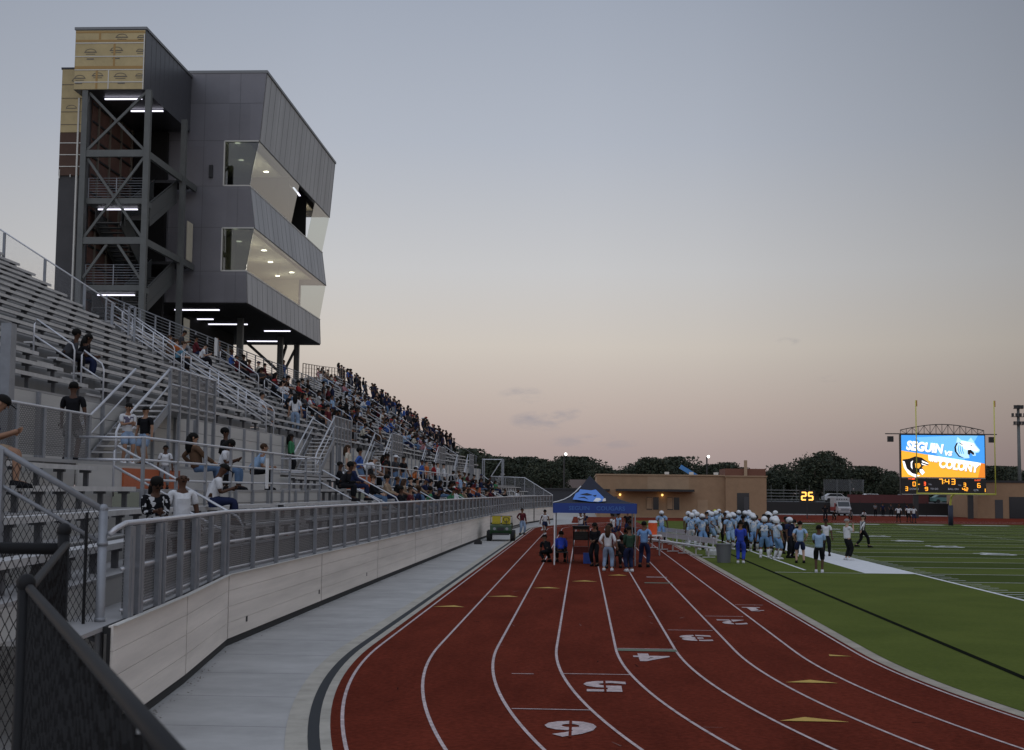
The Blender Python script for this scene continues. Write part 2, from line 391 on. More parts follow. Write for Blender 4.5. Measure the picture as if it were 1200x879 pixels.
mx = nt.nodes.new('ShaderNodeMixRGB'); mx.blend_type = 'MULTIPLY'; nt.links.new(mm('MULTIPLY', band, .8), mx.inputs[0]); nt.links.new(r.outputs[0], mx.inputs[1]); mx.inputs[2].default_value = (.50,.56,.55,1)
nt.links.new(mx.outputs[0], b.inputs['Base Color'])
bp = nt.nodes.new('ShaderNodeBump'); bp.inputs['Strength'].default_value = .6; bp.inputs['Distance'].default_value = .03; nt.links.new(n3.outputs['Fac'], bp.inputs['Height']); nt.links.new(bp.outputs[0], b.inputs['Normal'])
M['turf'] = m
# far D-zone beyond the end line is red, so the turf stops at the end line there
o = oval(RI-.33, 90)
g = MB()
lo = [p for p in o if p[1] <= YC+.01]
g.poly([(x, y, .024) for x, y in lo]+[(CX+RI-.33, 138.0, .024),(CX-RI+.33, 141.0, .024)])
struct(g, 'football_turf', m)
E1, E0 = FC+54.86, FC-54.86
g = MB(); g.quad((6.95,-5,.028),(7.09,-5,.028),(7.09,134,.028),(6.95,134,.028)); struct(g, 'turf_seam', mat('black_infill', (.006,.008,.004), 1.0, spec=.02))
g = MB()
def rect(x0, x1, y0, y1, z=.029): g.quad((x0,y0,z),(x1,y0,z),(x1,y1,z),(x0,y1,z))
SX2 = SX+48.77
rect(SX-.05, SX+.10, E0, E1)                       # near sideline
rect(SX-1.83, SX-.05, FC-27.43-.05, FC+27.43)      # team area border
rect(8.38, 8.50, FC-27.43+1.6, FC+27.43); rect(7.1, SX-1.83, FC-27.48, FC-27.38)
rect(SX2-.10, SX2+.9, E0, E1); rect(SX, SX2, E1, E1+.12)
for i in range(8): rect(12+i*6.2, 12+i*6.2+4.4, E1+.9, E1+2.4)   # dashed end border
for k in range(-10, 11):
    y = FC+k*4.572; rect(SX+.10, SX2-.1, y-.05, y+.05, .030)
for k in range(-50, 51):
    y = FC+k*.9144
    if k % 5:
        for xa in (SX+.2, SX+16.0, SX+32.2): rect(xa, xa+.6, y-.05, y+.05, .030)
struct(g, 'field_lines', M['turf_line'])
g = MB()
for k, lab in ((-4,'10'),(-3,'20'),(-2,'30'),(-1,'40'),(0,'50'),(1,'40'),(2,'30'),(3,'20'),(4,'10')):
    y = FC+k*9.144
    for i, chh in enumerate(lab):
        v, f = text_mesh(chh, 2.5, 0, bold=.03)
        yy = y+(.75 if i == 0 else -.75)
        g.add([(20.3+q.y, yy-q.x, .031) for q in v], f)
struct(g, 'yard_numbers', M['turf_line'])
# lane numbers, start lines and exchange marks
MARKS = [((-0.92,18.41),(0.12,18.41),.05,0),((-0.34,22.0),(0.77,22.0),.05,0),((0.64,25.65),(1.72,25.65),.05,0),((0.66,25.42),(1.74,25.42),.34,2),
    ((1.81,29.2),(2.75,29.2),.05,0),((2.89,32.6),(3.78,32.6),.05,0),((3.96,36.0),(4.68,36.0),.05,0),((2.0,44.2),(2.9,44.2),.35,2),((2.2,47.2),(2.9,47.2),.25,0),((-1.1,21.9),(-.75,21.9),.05,0)]
TRIS = [((2.52,17.82),(2.89,18.15),(3.4,17.82)),((3.12,21.42),(3.55,21.75),(3.92,21.42)),((4.42,24.95),(4.45,25.2),(4.82,24.95)),
    ((-3.69,34.1),(-3.2,34.55),(-2.9,34.1)),((-2.6,37.6),(-2.0,38.05),(-1.72,37.6)),((-1.47,41.1),(-1,41.6),(-.63,41.1)),((-.33,44.4),(.1,44.95),(.5,44.4)),((.89,47.8),(1.3,48.4),(1.57,47.8))]
g = MB()
for xx_ in (4.12,4.16): g.quad((xx_,34.1,.0255),(xx_+.22,34.1,.0255),(xx_+.22,35.1,.0255),(xx_,35.1,.0255)) if xx_ > 4.13 else None
g.quad((4.05,35.1,.0255),(4.50,35.1,.0255),(4.50,35.3,.0255),(4.05,35.3,.0255)); g.poly([(4.16,34.1,.0255),(4.50,34.3,.0255),(4.50,34.45,.0255),(4.38,34.4,.0255)])
for ch, (x, y), wd in (('6',(-.13,16.95),.64),('5',(.35,20.67),.64),('4',(1.23,24.33),.64),('3',(2.28,27.68),.64),('2',(3.38,31.2),.62)):
    v, f = text_mesh(ch, 1.0, 0, bold=.028)
    hx = max(q.x for q in v)-min(q.x for q in v); hy = max(q.y for q in v)-min(q.y for q in v)
    mx_ = (max(q.x for q in v)+min(q.x for q in v))/2; my_ = (max(q.y for q in v)+min(q.y for q in v))/2
    g.add([(x-(q.x-mx_)*wd/hx, y-(q.y-my_)*1.12/hy, .025) for q in v], f)
for xc, yc in ((-.13,16.95),(.35,20.67),(2.28,27.68),(3.38,31.2)): g.quad((xc-.018,yc-.6,.027),(xc+.018,yc-.6,.027),(xc+.018,yc+.6,.027),(xc-.018,yc+.6,.027), 1)
struct(g, 'lane_numbers', [M['line'], M['track']])
g = MB(); 
def seg(p, q, wd, mi, z=.025):
    g.quad((p[0],p[1]-wd/2,z),(q[0],q[1]-wd/2,z),(q[0],q[1]+wd/2,z),(p[0],p[1]+wd/2,z), mi)
for p, q, wd, mi in MARKS: seg(p, q, wd, mi)
for a, b_, c in TRIS: g.poly([(*a,.026),(*b_,.026),(*c,.026)], 1)
struct(g, 'track_marks', [M['line'], M['yellow_paint'], M['green_paint']])

# short scuffs on the track
rnd = random.Random(3); g = MB()
for _ in range(46):
    y = rnd.uniform(14,52); x = rnd.uniform(-3.2,4.4); a = rnd.uniform(-.5,.5); ln = rnd.uniform(.08,.45); wd = rnd.uniform(.008,.02)
    d = Vector((math.sin(a),math.cos(a),0)) if rnd.random() < .6 else Vector((1,rnd.uniform(-.1,.1),0)); n_ = Vector((d.y,-d.x,0))*wd; p = Vector((x,y,.0235))
    g.quad(p-n_, p+n_, p+d*ln+n_*.4, p+d*ln-n_*.4, rnd.choice((0,0,1)))
struct(g, 'track_scuffs', [mat('scuff_dark', (.035,.012,.009), 1, spec=.02), mat('scuff_pale', (.22,.12,.10), 1, spec=.02)])
# ------------------------------------------------------------------ the grandstand
WALL = [(15.4,-5.35),(19.4,-5.75),(25.1,-6.5),(38.8,-6.45),(76,-6.1),(112,-5.5),(128,-4.6),(142,-2.95)]
def wx(y): return lerp(WALL, y)
def dl(y): return wx(y)+6.5                       # shift of the lower deck
def du(y): return .72*dl(y) if y > 30 else 0.5*dl(y)   # shift of the upper deck
def zf(x): return 5.1+.63*(-x-12.5)               # floor height of the upper deck at x (before the shift)
RUN, RISE = .66, .4158
def xr(i): return -12.5-RUN*i                     # front edge of row i
def zr(i): return 5.1+RISE*i
SEC = [('near',15.0,53.0,24,(23.5,35.0)),('middle',54.4,97.0,10,(68.0,82.5)),('far',98.2,138.0,13,(111.0,124.5))]
def row_start(sec, i):
    return SEC[2][1]+max(0, i-13)*4.6 if sec == 'far' else None
SP = Vector((-6.5,60,0))
stand = thing('grandstand', 'front deck of the grandstand with low benches, aisle and seating platforms behind the whitish wall', 'grandstand', (-6.5,60,0))
UP = {'near': thing('grandstand_section', 'steep section of mostly empty aluminium benches at the upper left, nearest the camera', 'grandstand', (-12.5,34,3.4)),
      'middle': thing('grandstand_section', 'shorter bench section in front of the press box tower', 'grandstand', (-12.5,75,3.4)),
      'far': thing('grandstand_section', 'crowded tall bench section beyond the press box tower', 'grandstand', (-12.5,118,3.4))}
def part(mb, name, mats, parent=stand, smooth=False):
    p = SP if parent is stand else (parent.location if parent.type == 'EMPTY' else Vector((0,0,0)))
    if parent.type == 'EMPTY': mb.v = [(x-p.x, y-p.y, z-p.z) for x, y, z in mb.v]
    return mb.build(name, mats, parent, smooth)
def spans(y0, y1, aisles, half=.62):
    out = []; y = y0
    for a in aisles:
        if y0 < a < y1:
            if a-half > y: out.append((y, a-half))
            y = a+half
    if y < y1: out.append((y, y1))
    return out
# upper deck
for nm, y0, y1, n, ais in SEC:
    rows = list(range(n+1)) if nm != 'far' else list(range(22))
    d = MB()
    for i in rows:
        ya = row_start(nm, i) or y0
        if ya > y1-2: continue
        ys = frange(ya, y1, 4); x = xr(i); z = zr(i)
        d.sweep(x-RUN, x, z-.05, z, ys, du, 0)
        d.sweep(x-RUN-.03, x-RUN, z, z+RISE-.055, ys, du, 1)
    part(d, 'upper_deck', [M['deck'], M['riser']], UP[nm])
    for i in rows:
        ya = row_start(nm, i) or y0
        if ya > y1-2: continue
        x = xr(i)-RUN*.55; z = zr(i)+.42
        for a, c in spans(ya+.1, y1-.1, ais):
            b_ = MB()
            b_.sweep(x-.14, x+.14, z-.045, z, frange(a, c, 4), du, 0)
            b_.sweep(x+.10, x+.14, z-.09, z-.045, frange(a, c, 4), du, 0)
            for y in frange(a+.4, c-.4, 1.85):
                q = du(y); b_.box(x-.12+q, x+.12+q, y-.03, y+.03, z-.12, z-.047, 1); b_.box(x-.03+q, x+.06+q, y-.03, y+.03, zr(i), z-.12, 1)
            part(b_, 'bench_row', [M['plank'], M['bracket']], UP[nm])
    # steps of the aisles
    for a in ais:
        st = MB()
        for i in rows:
            if (row_start(nm, i) or y0) > a: continue
            q = du(a); st.box(xr(i)-RUN+q+.0, xr(i)-RUN*.5+q, a-.55, a+.55, zr(i)+.002, zr(i)+RISE*.5, 0)
            st.box(xr(i)-RUN*.5+q-.002, xr(i)-RUN*.5+q+.04, a-.55, a+.55, zr(i)+RISE*.5-.05, zr(i)+RISE*.5+.004, 1)
        part(st, 'aisle_steps', [M['deck'], M['plank']], UP[nm])
# aisles between the sections: plain stepped floors
for y0, y1, n in ((53.0,54.4,20),(97.0,98.2,12)):
    st = MB()
    for i in range(n*2):
        x = -12.5-RUN*.5*i; st.box(x-RUN*.5+du(y0), x+du(y0), y0+.01, y1-.01, 5.05+RISE*.5*i-.1, 5.08+RISE*.5*i, 0)
        st.box(x-.05+du(y0), x+.003+du(y0), y0+.02, y1-.02, 5.05+RISE*.5*i, 5.088+RISE*.5*i, 1)
    part(st, 'cross_steps', [M['deck'], M['plank']], UP['middle'])
# side closure of the near section, seen as the stepped profile against the sky
st = MB(); 
st.prism([(-12.5,3.4),(-12.5,5.0)]+[q for i in range(25) for q in ((-12.5-RUN*i,5.0+RISE*i),(-12.5-RUN*(i+1),5.0+RISE*i))]+[(-29,3.4)], 'y', 52.9, 52.96)
part(st, 'end_wall', M['riser'], UP['near'])
st = MB()
st.prism([(-12.5,3.4),(-12.5,5.0)]+[q for i in range(22) for q in ((-12.5-RUN*i,5.0+RISE*i),(-12.5-RUN*(i+1),5.0+RISE*i))]+[(-27.0,3.4)], 'y', 138.02, 138.1)
st.v = [(x+du(138), y, z) for x, y, z in st.v]
part(st, 'end_wall', M['riser'], UP['far'])
# concourse behind the middle section and the wall under the upper deck
st = MB(); st.sweep(-28,xr(11),9.66,9.70, frange(54.4,97,6), du, 0); part(st, 'concourse', M['deck'], UP['middle'])
st = MB()
for k in range(4):
    z0 = 3.46+.40*k; st.sweep(-12.56,-12.50,z0,z0+.385, frange(15,138,4), du, 0)
st.sweep(-12.54,-12.52,3.4,5.06, frange(15,138,4), du, 1)
for y in frange(16,137,2.1):
    q = du(y); st.box(-12.5+q,-12.42+q, y-.05, y+.05, 3.45, 5.06, 2)
part(st, 'upper_deck_wall', [M['siding'], M['bracket'], M['galv']])
st = MB(); st.sweep(-12.5,-10.40,3.38,3.45, frange(13,141,4), dl, 0); part(st, 'aisle_floor', M['deck'])
# lower deck
PLAT = [(27.6,46.0),(55.5,92.0)]                  # raised platforms with a guard rail
LAIS = (37.0,52.0,64.0,78.0,92.0,108.0,124.0)
LR = [(-7.6,1.70,2.09),(-8.4,2.08,2.50),(-9.2,2.50,2.91),(-10.0,2.91,3.32)]   # seat x, floor z, seat z
d = MB(); d.sweep(-7.3,-6.62,1.25,1.30, frange(14,142,4), dl, 0)
for k, (x, zfl, zs) in enumerate(LR):
    prev = 1.30 if k == 0 else LR[k-1][1]
    for a, c in ([(13,142)] if k < 2 else [(13,27.6),(46.0,55.5),(92,142)]):
        d.sweep(x-.42, x+.38, zfl-.05, zfl, frange(a, c, 4), dl, 0)
        d.sweep(x-.45, x-.42, zfl-.40, zfl+.40, frange(a, c, 4), dl, 1)
d.sweep(-7.26,-7.22,1.30,1.66, frange(13,142,4), dl, 1)
part(d, 'lower_deck', [M['deck'], M['siding']])
for k, (x, zfl, zs) in enumerate(LR):
    for A, C in ([(13.2,141.5)] if k < 2 else [(13.2,27.4),(46.2,55.3),(92.2,141.5)]):
        for a, c in spans(A, C, LAIS, .6):
            b_ = MB(); b_.sweep(x-.14, x+.14, zs-.045, zs, frange(a, c, 3), dl, 0); b_.sweep(x+.10, x+.14, zs-.09, zs-.045, frange(a, c, 3), dl, 0)
            for y in frange(a+.3, c-.3, 1.4):
                q = dl(y); b_.box(x-.12+q, x+.10+q, y-.04, y+.04, zs-.14, zs-.047, 1); b_.box(x-.04+q, x+.05+q, y-.04, y+.04, zfl, zs-.14, 1)
            part(b_, 'bench_row', [M['plank'], M['bracket']])
for a in LAIS:
    st = MB()
    for k, (x, zfl, zs) in enumerate(LR[:2] if any(p[0]-.5 < a < p[1]+.5 for p in PLAT) else LR):
        q = dl(a); st.box(x+q-.40, x+q-.02, a-.5, a+.5, zfl+.002, zfl+.2, 0); st.box(x+q-.03, x+q+.02, a-.5, a+.5, zfl+.14, zfl+.206, 1)
    part(st, 'aisle_steps', [M['deck'], M['plank']])
for p0, p1 in PLAT:
    st = MB(); st.sweep(-10.38,-9.0,2.80,2.86, frange(p0,p1,4), dl, 0)
    for k in range(3): st.sweep(-9.06,-9.02,1.95+.29*k,1.95+.29*k+.275, frange(p0,p1,4), dl, 1)
    st.sweep(-9.05,-9.04,1.6,2.8, frange(p0,p1,4), dl, 3)
    for y in frange(p0+.2,p1-.2,1.9): st.box(-9.02+dl(y),-8.94+dl(y), y-.05,y+.05, 1.9,2.86, 2)
    st.sweep(-10.40,-10.36,2.86,3.38, frange(p0,p1,4), dl, 1)
    part(st, 'platform', [M['deck'], M['siding'], M['galv'], M['bracket']])
bo = MB(); bo.box(-10.36,-10.30,30.3,34.6,2.87,3.33); tag(part(bo, 'orange_board', M['orange']), 'orange riser board behind the near platform')
for y, x, z0, z1 in ((55.9,-9.9,2.87,3.5),(93.2,-8.6,2.5,3.1)):
    bo = MB(); bo.box(x+dl(y), x+1.0+dl(y), y, y+.06, z0, z1); part(bo, 'orange_board', M['orange'])

# ------------------------------------------------------------------ front wall and its railing
pts = [15.6,20.3,25.1]+frange(34,142,9)
fw = thing('front_wall', 'low whitish wall of horizontal planks along the foot of the grandstand', 'wall', (-6.45,40,0))
pw = MB()
for a, c in zip(pts, pts[1:]):
    for k in range(4):
        z0 = .14+.293*k
        xa, xc = wx(a), wx(c)
        dy = c-a; t0, t1 = .006, 1-.006
        P = lambda t, off: (xa+(xc-xa)*t+off, a+dy*t)
        vs_ = []
        for z in (z0, z0+.287):
            for off in (0, -.06):
                for t in (t0, t1):
                    x, y = P(t, off); vs_.append((x, y, z))
        pw.add(vs_, [(0,1,5,4),(2,6,7,3),(4,5,7,6),(0,2,3,1),(0,4,6,2),(1,3,7,5)], 0)
part(pw, 'wall_planks', M['panel'], fw)
pw = MB(); pw.sweep(-6.57,-6.53,0,1.29, [p for p in pts], lambda y: dl(y), 0); pw.sweep(-6.62,-6.57,1.22,1.30, pts, dl, 0); part(pw, 'wall_backing', M['gap'], fw)
pw = MB(); pw.sweep(-6.5,-6.44,1.312,1.325, pts, dl, 0); part(pw, 'wall_cap', M['white_trim'], fw)
cp = MB()
for y in (26.5,33.7,40.9): cp.box(wx(y), wx(y)+.012, y-.05, y+.05, .33, .43)
part(cp, 'wall_junction_box', M['darkmetal'], fw)
fr = thing('front_railing', 'long galvanised railing with flat posts and wire mesh on top of the front wall', 'railing', (-6.55,40,1.3))
ry = [16.6,18.6,21.6,25.1]+frange(28.7,142,3.6)
tr = MB(); tr.tube([(wx(y)-.13,y,2.46) for y in ry], .035, 8); tr.tube([(wx(y)-.13,y,2.46) for y in ry[:1]]+[(-5.6,16.25,2.40),(-5.66,16.2,2.33)], .035, 8); part(tr, 'top_rail', M['rail'], fr, True)
tr = MB(); tr.tube([(wx(y)-.16,y,1.90) for y in ry], .028, 6); tr.tube([(wx(y)-.16,y,1.40) for y in ry], .02, 6); part(tr, 'mid_rail', M['rail'], fr, True)
py = [16.75,17.3,18.45,18.75,20.1,21.45,21.75,23.3,25.0,25.3]+frange(27.3,141.8,2.12)
for y in py:
    p = MB(); x = wx(y)-.10
    p.box(x-.035,x+.035,y-(.10 if y < 17.5 else .055),y+(.10 if y < 17.5 else .055),.35 if y > 17.4 else .1,2.42,0); p.box(x+.035,x+.042,y-.02,y+.02,1.0,2.3,0)
    part(p, 'post', M['galv'], fr)
ch = MB()
for a, c in zip(ry, ry[1:]): ch.quad((wx(a)-.15,a,1.33),(wx(c)-.15,c,1.33),(wx(c)-.15,c,2.44),(wx(a)-.15,a,2.44))
part(ch, 'wire_mesh', M['chain'], fr)

rnd = random.Random(21); db = MB()
for _ in range(420):
    y = 17+60*rnd.random()**1.6; x = wx(y)+.03+abs(rnd.gauss(0,.10)); s_ = rnd.uniform(.008,.024); a = rnd.uniform(0,6.28); z = rnd.uniform(.006,.035)
    u = Vector((math.cos(a),math.sin(a),rnd.uniform(-.3,.3)))*s_; v_ = Vector((-math.sin(a),math.cos(a),rnd.uniform(-.3,.3)))*s_*.6; p = Vector((x,y,z)); db.quad(p-u, p-v_, p+u, p+v_, rnd.choice((0,0,1)))
tag(db.build('debris', [mat('dead_leaf', (.07,.045,.025), .9), mat('grit', (.16,.15,.13), .9)]), 'dry leaves and grit gathered along the foot of the whitish wall', 'debris', kind='stuff')
# ------------------------------------------------------------------ rails and fences of the stand
def pipe_rail(name, label, pts_list, r, posts, group=None, cat='handrail', mats=None):
    """bent pipes (each a list of points) with vertical posts (x, y, z0, z1); one thing"""
    base = Vector(pts_list[0][0]); t = thing(name, label, cat, base, 0, group)
    for k, pl in enumerate(pts_list):
        mb = MB(); mb.tube(pl, r, 8); part(mb, 'rail' if k == 0 else 'lower_rail', mats or M['rail'], t, True)
    for (x, y, z0, z1) in posts:
        mb = MB(); mb.tube([(x,y,z0),(x,y,z1)], r, 8); part(mb, 'post', mats or M['rail'], t, True)
    return t
def aisle_loop(y, xa, xb, label, group, lift=.95, up=True):
    """a bent handrail loop down an aisle from xa (high) to xb"""
    q = du(y) if up else dl(y)
    z = zf if up else (lambda x: 1.70+.513*(-x-7.6))
    za, zb = z(xa)+lift, z(xb)+lift
    c = .12
    top = [(xa+q,y,z(xa)-.0),(xa+q,y,za-c),(xa+q+c*.5,y,za),(xb+q-c*.5,y,zb+.04),(xb+q,y,zb-c),(xb+q,y,z(xb)-.15)]
    low = [(xa+q,y,za-.42),(xb+q,y,zb-.42)]
    return pipe_rail('aisle_handrail', label, [top, low], .024, [((xa+xb)/2+q, y, z((xa+xb)/2), (za+zb)/2)] if abs(xa-xb) > 1.6 else [], group)
G1 = 'bent pipe handrails in the aisles of the upper deck'
for y, xs, wh in ((35.0,((-14.45,-13.35),(-13.15,-12.55)),'nearest aisle of the bare upper benches'),
                  (23.5,((-13.6,-12.7),),'upper benches above the man at the left edge'),
                  (68.0,((-18.6,-16.6),(-16.3,-14.4),(-14.1,-12.6)),'aisle below the press box'),
                  (82.5,((-18.6,-16.6),(-16.3,-14.4),(-14.1,-12.6)),'aisle at the far half of the press box'),
                  (97.6,((-20.6,-18.6),(-18.3,-16.4),(-16.1,-14.4),(-14.1,-12.6)),'steps just beyond the press box'),
                  (111.0,((-22.6,-20.6),(-20.3,-18.4),(-18.1,-16.4),(-16.1,-14.4),(-14.1,-12.6)),'aisle through the crowded far benches'),
                  (124.5,((-24.0,-22.0),(-21.5,-19.4),(-19.0,-16.9),(-16.4,-14.4),(-14.0,-12.6)),'aisle beside the packed students')):
    for k, (a, b_) in enumerate(xs):
        pos = 'lowest handrail loop' if k == len(xs)-1 else ('highest handrail loop' if k == 0 else ('second' if k == 1 else 'third' if k == 2 else 'fourth')+' handrail loop')
        aisle_loop(y, a, b_, f'{pos} in the {wh}', G1)
# the long double handrail down the steps at the end of the near section
q = du(53)
for yy, nm in ((53.05,'near'),(54.35,'far')):
    for a, b_, wh in ((-18.9,-16.3,'upper'),(-16.0,-12.55,'lower')):
        za, zb = zf(a)+.98, zf(b_)+.98
        prs = [[(a+q,yy,zf(a)),(a+q,yy,za-.1),(a+q+.08,yy,za),(b_+q-.08,yy,zb+.05),(b_+q,yy,zb-.08),(b_+q,yy,zf(b_)-.2)]]
        prs += [[(a+q,yy,za-h_),(b_+q,yy,zb-h_)] for h_ in (.32,.64)]
        n = 3
        pipe_rail('stair_handrail', f'{wh} three-pipe handrail on the {nm} side of the steps beside the press box', prs, .024,
            [(a+(b_-a)*k/n+q, yy, zf(a+(b_-a)*k/n)-.1, za+(zb-za)*k/n) for k in range(1, n)], 'three-pipe handrails of the long steps')
# side guard of the near section (slanting against the sky) and its flat posts
sg = thing('side_guard', 'slanting guard rail with tall flat posts against the sky at the top left', 'railing', (-20,53,9))
mb = MB(); mb.tube([(-27.5+q,52.9,zf(-27.5)+1.12),(-18.7+q,52.9,zf(-18.7)+1.12)], .03, 8); part(mb, 'rail', M['rail'], sg, True)
for x in (-25.0,-23.3,-21.6,-19.95,-18.8):
    mb = MB(); mb.box(x-.05+q,x+.05+q,52.86,52.93,zf(x)-.1,zf(x)+1.1); part(mb, 'post', M['galv'], sg)
mb = MB(); mb.quad((-27.5+q,52.88,zf(-27.5)+.05),(-18.8+q,52.88,zf(-18.8)+.05),(-18.8+q,52.88,zf(-18.8)+1.08),(-27.5+q,52.88,zf(-27.5)+1.08)); part(mb, 'wire_mesh', chain_mat('fine_mesh', (.3,.3,.32), .06, .003, 'X'), sg)
mb = MB()
for dx_ in (-.12,.12): mb.box(-18.05+q+dx_-.04,-18.05+q+dx_+.04,53.0,53.08,8.2,10.05)
mb.box(-18.17+q,-17.93+q,53.0,53.08,10.0,10.08); part(mb, 'gate_post', M['galv'], sg)
# rear fence of the middle section: horizontal bars
def bar_fence(name, label, line, z, hgt, nb, post, bar_mat, post_mat, group=None):
    t = thing(name, label, 'railing', (line[0][0],line[0][1],z(line[0][1])), 0, group)
    for k in range(nb+1):
        mb = MB(); h_ = hgt*(1-k/(nb+.6)); mb.tube([(x,y,z(y)+h_) for x, y in line], .028 if k == 0 else .012, 6)
        part(mb, 'top_rail' if k == 0 else 'bar', bar_mat, t, True)
    L_ = 0
    for (xa, ya), (xb, yb) in zip(line, line[1:]):
        n = max(1, round(math.hypot(xb-xa, yb-ya)/post))
        for i in range(n+1):
            if i == n and (xb, yb) != line[-1]: continue
            x, y = xa+(xb-xa)*i/n, ya+(yb-ya)*i/n
            mb = MB(); mb.box(x-.03,x+.03,y-.03,y+.03,z(y)-.05,z(y)+hgt); part(mb, 'post', post_mat, t)
    return t
bar_fence('concourse_railing', 'grey railing of thin horizontal bars along the walkway in front of the stair tower', [(-19.75,55.2),(-19.6,70),(-19.45,82),(-19.2,96.5)], lambda y: 9.72, 1.08, 7, 2.1, M['galv'], M['galv'])
mb = MB(); mb.box(-19.50,-19.47,71.0,71.5,9.9,10.85); tag(mb.build('white_notice', M['white']), 'narrow white notice board fixed to the concourse railing left of the press box columns', 'notice')
bar_fence('rear_railing', 'rust tinted railing along the top of the far stand against the sky', [(-21.0+du(98),98.5),(-22.6+du(112),112),(-25.2+du(133),133)], lambda y: zf(-21.0-(y-98.5)*.122)+.45, 1.15, 3, 2.3, mat('rust_rail', (.22,.16,.12), .6, .2), mat('rust_post', (.22,.16,.12), .6, .2))
bar_fence('end_railing', 'pipe railing down the far end of the upper stand', [(-26.0+du(138),138.2),(-13.0+du(138),138.2)], lambda y: 0, 0.0, 0, 99, M['galv'], M['galv']) if False else None
mb = MB(); q2 = du(138); er = thing('end_railing', 'thin sloping railing down the far end of the upper stand above the students', 'railing', (-20,138.3,9))
mb.tube([(-27.0+q2,138.3,zf(-27)+1.0),(-12.8+q2,138.3,zf(-12.8)+1.0)], .03, 6); part(mb, 'rail', M['galv'], er, True)
for k in range(9):
    x = -27+k*1.75; mb = MB(); mb.tube([(x+q2,138.3,zf(x)-.1),(x+q2,138.3,zf(x)+1.0)], .025, 5); part(mb, 'post', M['galv'], er, True)
# platform guard rails
for (p0, p1), lb in zip(PLAT, ('three-pipe guard rail along the nearest platform with people seated behind it','three-pipe guard rail along the second platform beyond the green utility cart')):
    t = thing('platform_railing', lb, 'railing', (-9+dl(p0),p0,2.86), 0, 'pipe guard rails of the platforms')
    for k, z in enumerate((3.92,3.46,3.05)):
        mb = MB(); mb.tube([(-9.0+dl(y),y,z) for y in frange(p0,p1,4)], .026, 8); part(mb, 'top_rail' if k == 0 else 'lower_rail', M['rail'], t, True)
    for y in frange(p0,p1,2.3):
        mb = MB(); mb.box(-9.0+dl(y)-.03,-9.0+dl(y)+.03,y-.045,y+.045,1.95,3.92); part(mb, 'post', M['galv'], t)
    for yy in (p0, p1):
        mb = MB(); 
        for z in (3.92,3.46): mb.tube([(-9.0+dl(yy),yy,z),(-10.35+dl(yy),yy,z)], .026, 8)
        part(mb, 'end_rail', M['rail'], t, True)
mb = MB(); mb.box(-8.93+dl(38.2),-8.90+dl(38.2),38.0,38.28,2.9,3.75); tag(mb.build('paper_sign', M['white']), 'narrow white upright sign tied to the nearest platform railing', 'sign')
# loops on the lower deck
def low_loop(y, xa, xb, label):
    q = dl(y); z = lambda x: 1.70+.513*(-x-7.6)
    za, zb = z(xa)+.95, z(xb)+.95
    pipe_rail('aisle_handrail', label, [[(xa+q,y,z(xa)-.1),(xa+q,y,za-.1),(xa+q+.07,y,za),(xb+q-.1,y,zb+.06),(xb+q,y,zb-.1),(xb+q,y,z(xb)-.35)],[(xa+q,y,za-.42),(xb+q,y,zb-.42)]], .026, [], 'bent pipe handrails on the lower deck')
low_loop(28.0,-9.75,-8.2,'bent pipe handrail in front of the two men by the stair')
low_loop(27.4,-8.15,-6.85,'bent pipe handrail beside the boy in the white t-shirt')
low_loop(48.0,-9.4,-7.2,'bent pipe handrail between the two seating platforms')
low_loop(53.5,-9.6,-7.4,'bent pipe handrail at the foot of the second platform')
for y, wh in ((64.0,'below the second platform, nearer loop'),(78.0,'below the middle of the second platform'),(93.0,'at the far end of the second platform'),(108.0,'in the lower benches beyond the platforms'),(124.0,'near the far end of the lower benches')):
    low_loop(y,-8.3,-7.0,f'bent pipe handrail {wh}')
# chain-link fence on the near aisle with the man walking behind it
t = thing('aisle_fence', 'short chain-link fence on the aisle at the left with a man in black behind it', 'fence', (-10.5,26,3.45))
mb = MB(); mb.tube([(-10.5,20.5,4.47),(-10.5,28.6,4.43)], .03, 8); part(mb, 'top_rail', M['rail'], t, True)
for y in (21.6,23.2,24.8,26.1,27.4,28.55):
    mb = MB(); mb.box(-10.54,-10.46,y-.06,y+.06,3.3,4.42); part(mb, 'post', M['galv'], t)
mb = MB(); mb.quad((-10.48,20.5,3.5),(-10.48,28.6,3.5),(-10.48,28.6,4.42),(-10.48,20.5,4.45)); part(mb, 'wire_mesh', M['chain'], t)
mb = MB(); mb.box(-10.9,-10.7,24.9,25.15,3.45,5.95); tag(mb.build('tall_post', M['galv']), 'tall flat grey steel post at the left edge behind the seated man', 'post')
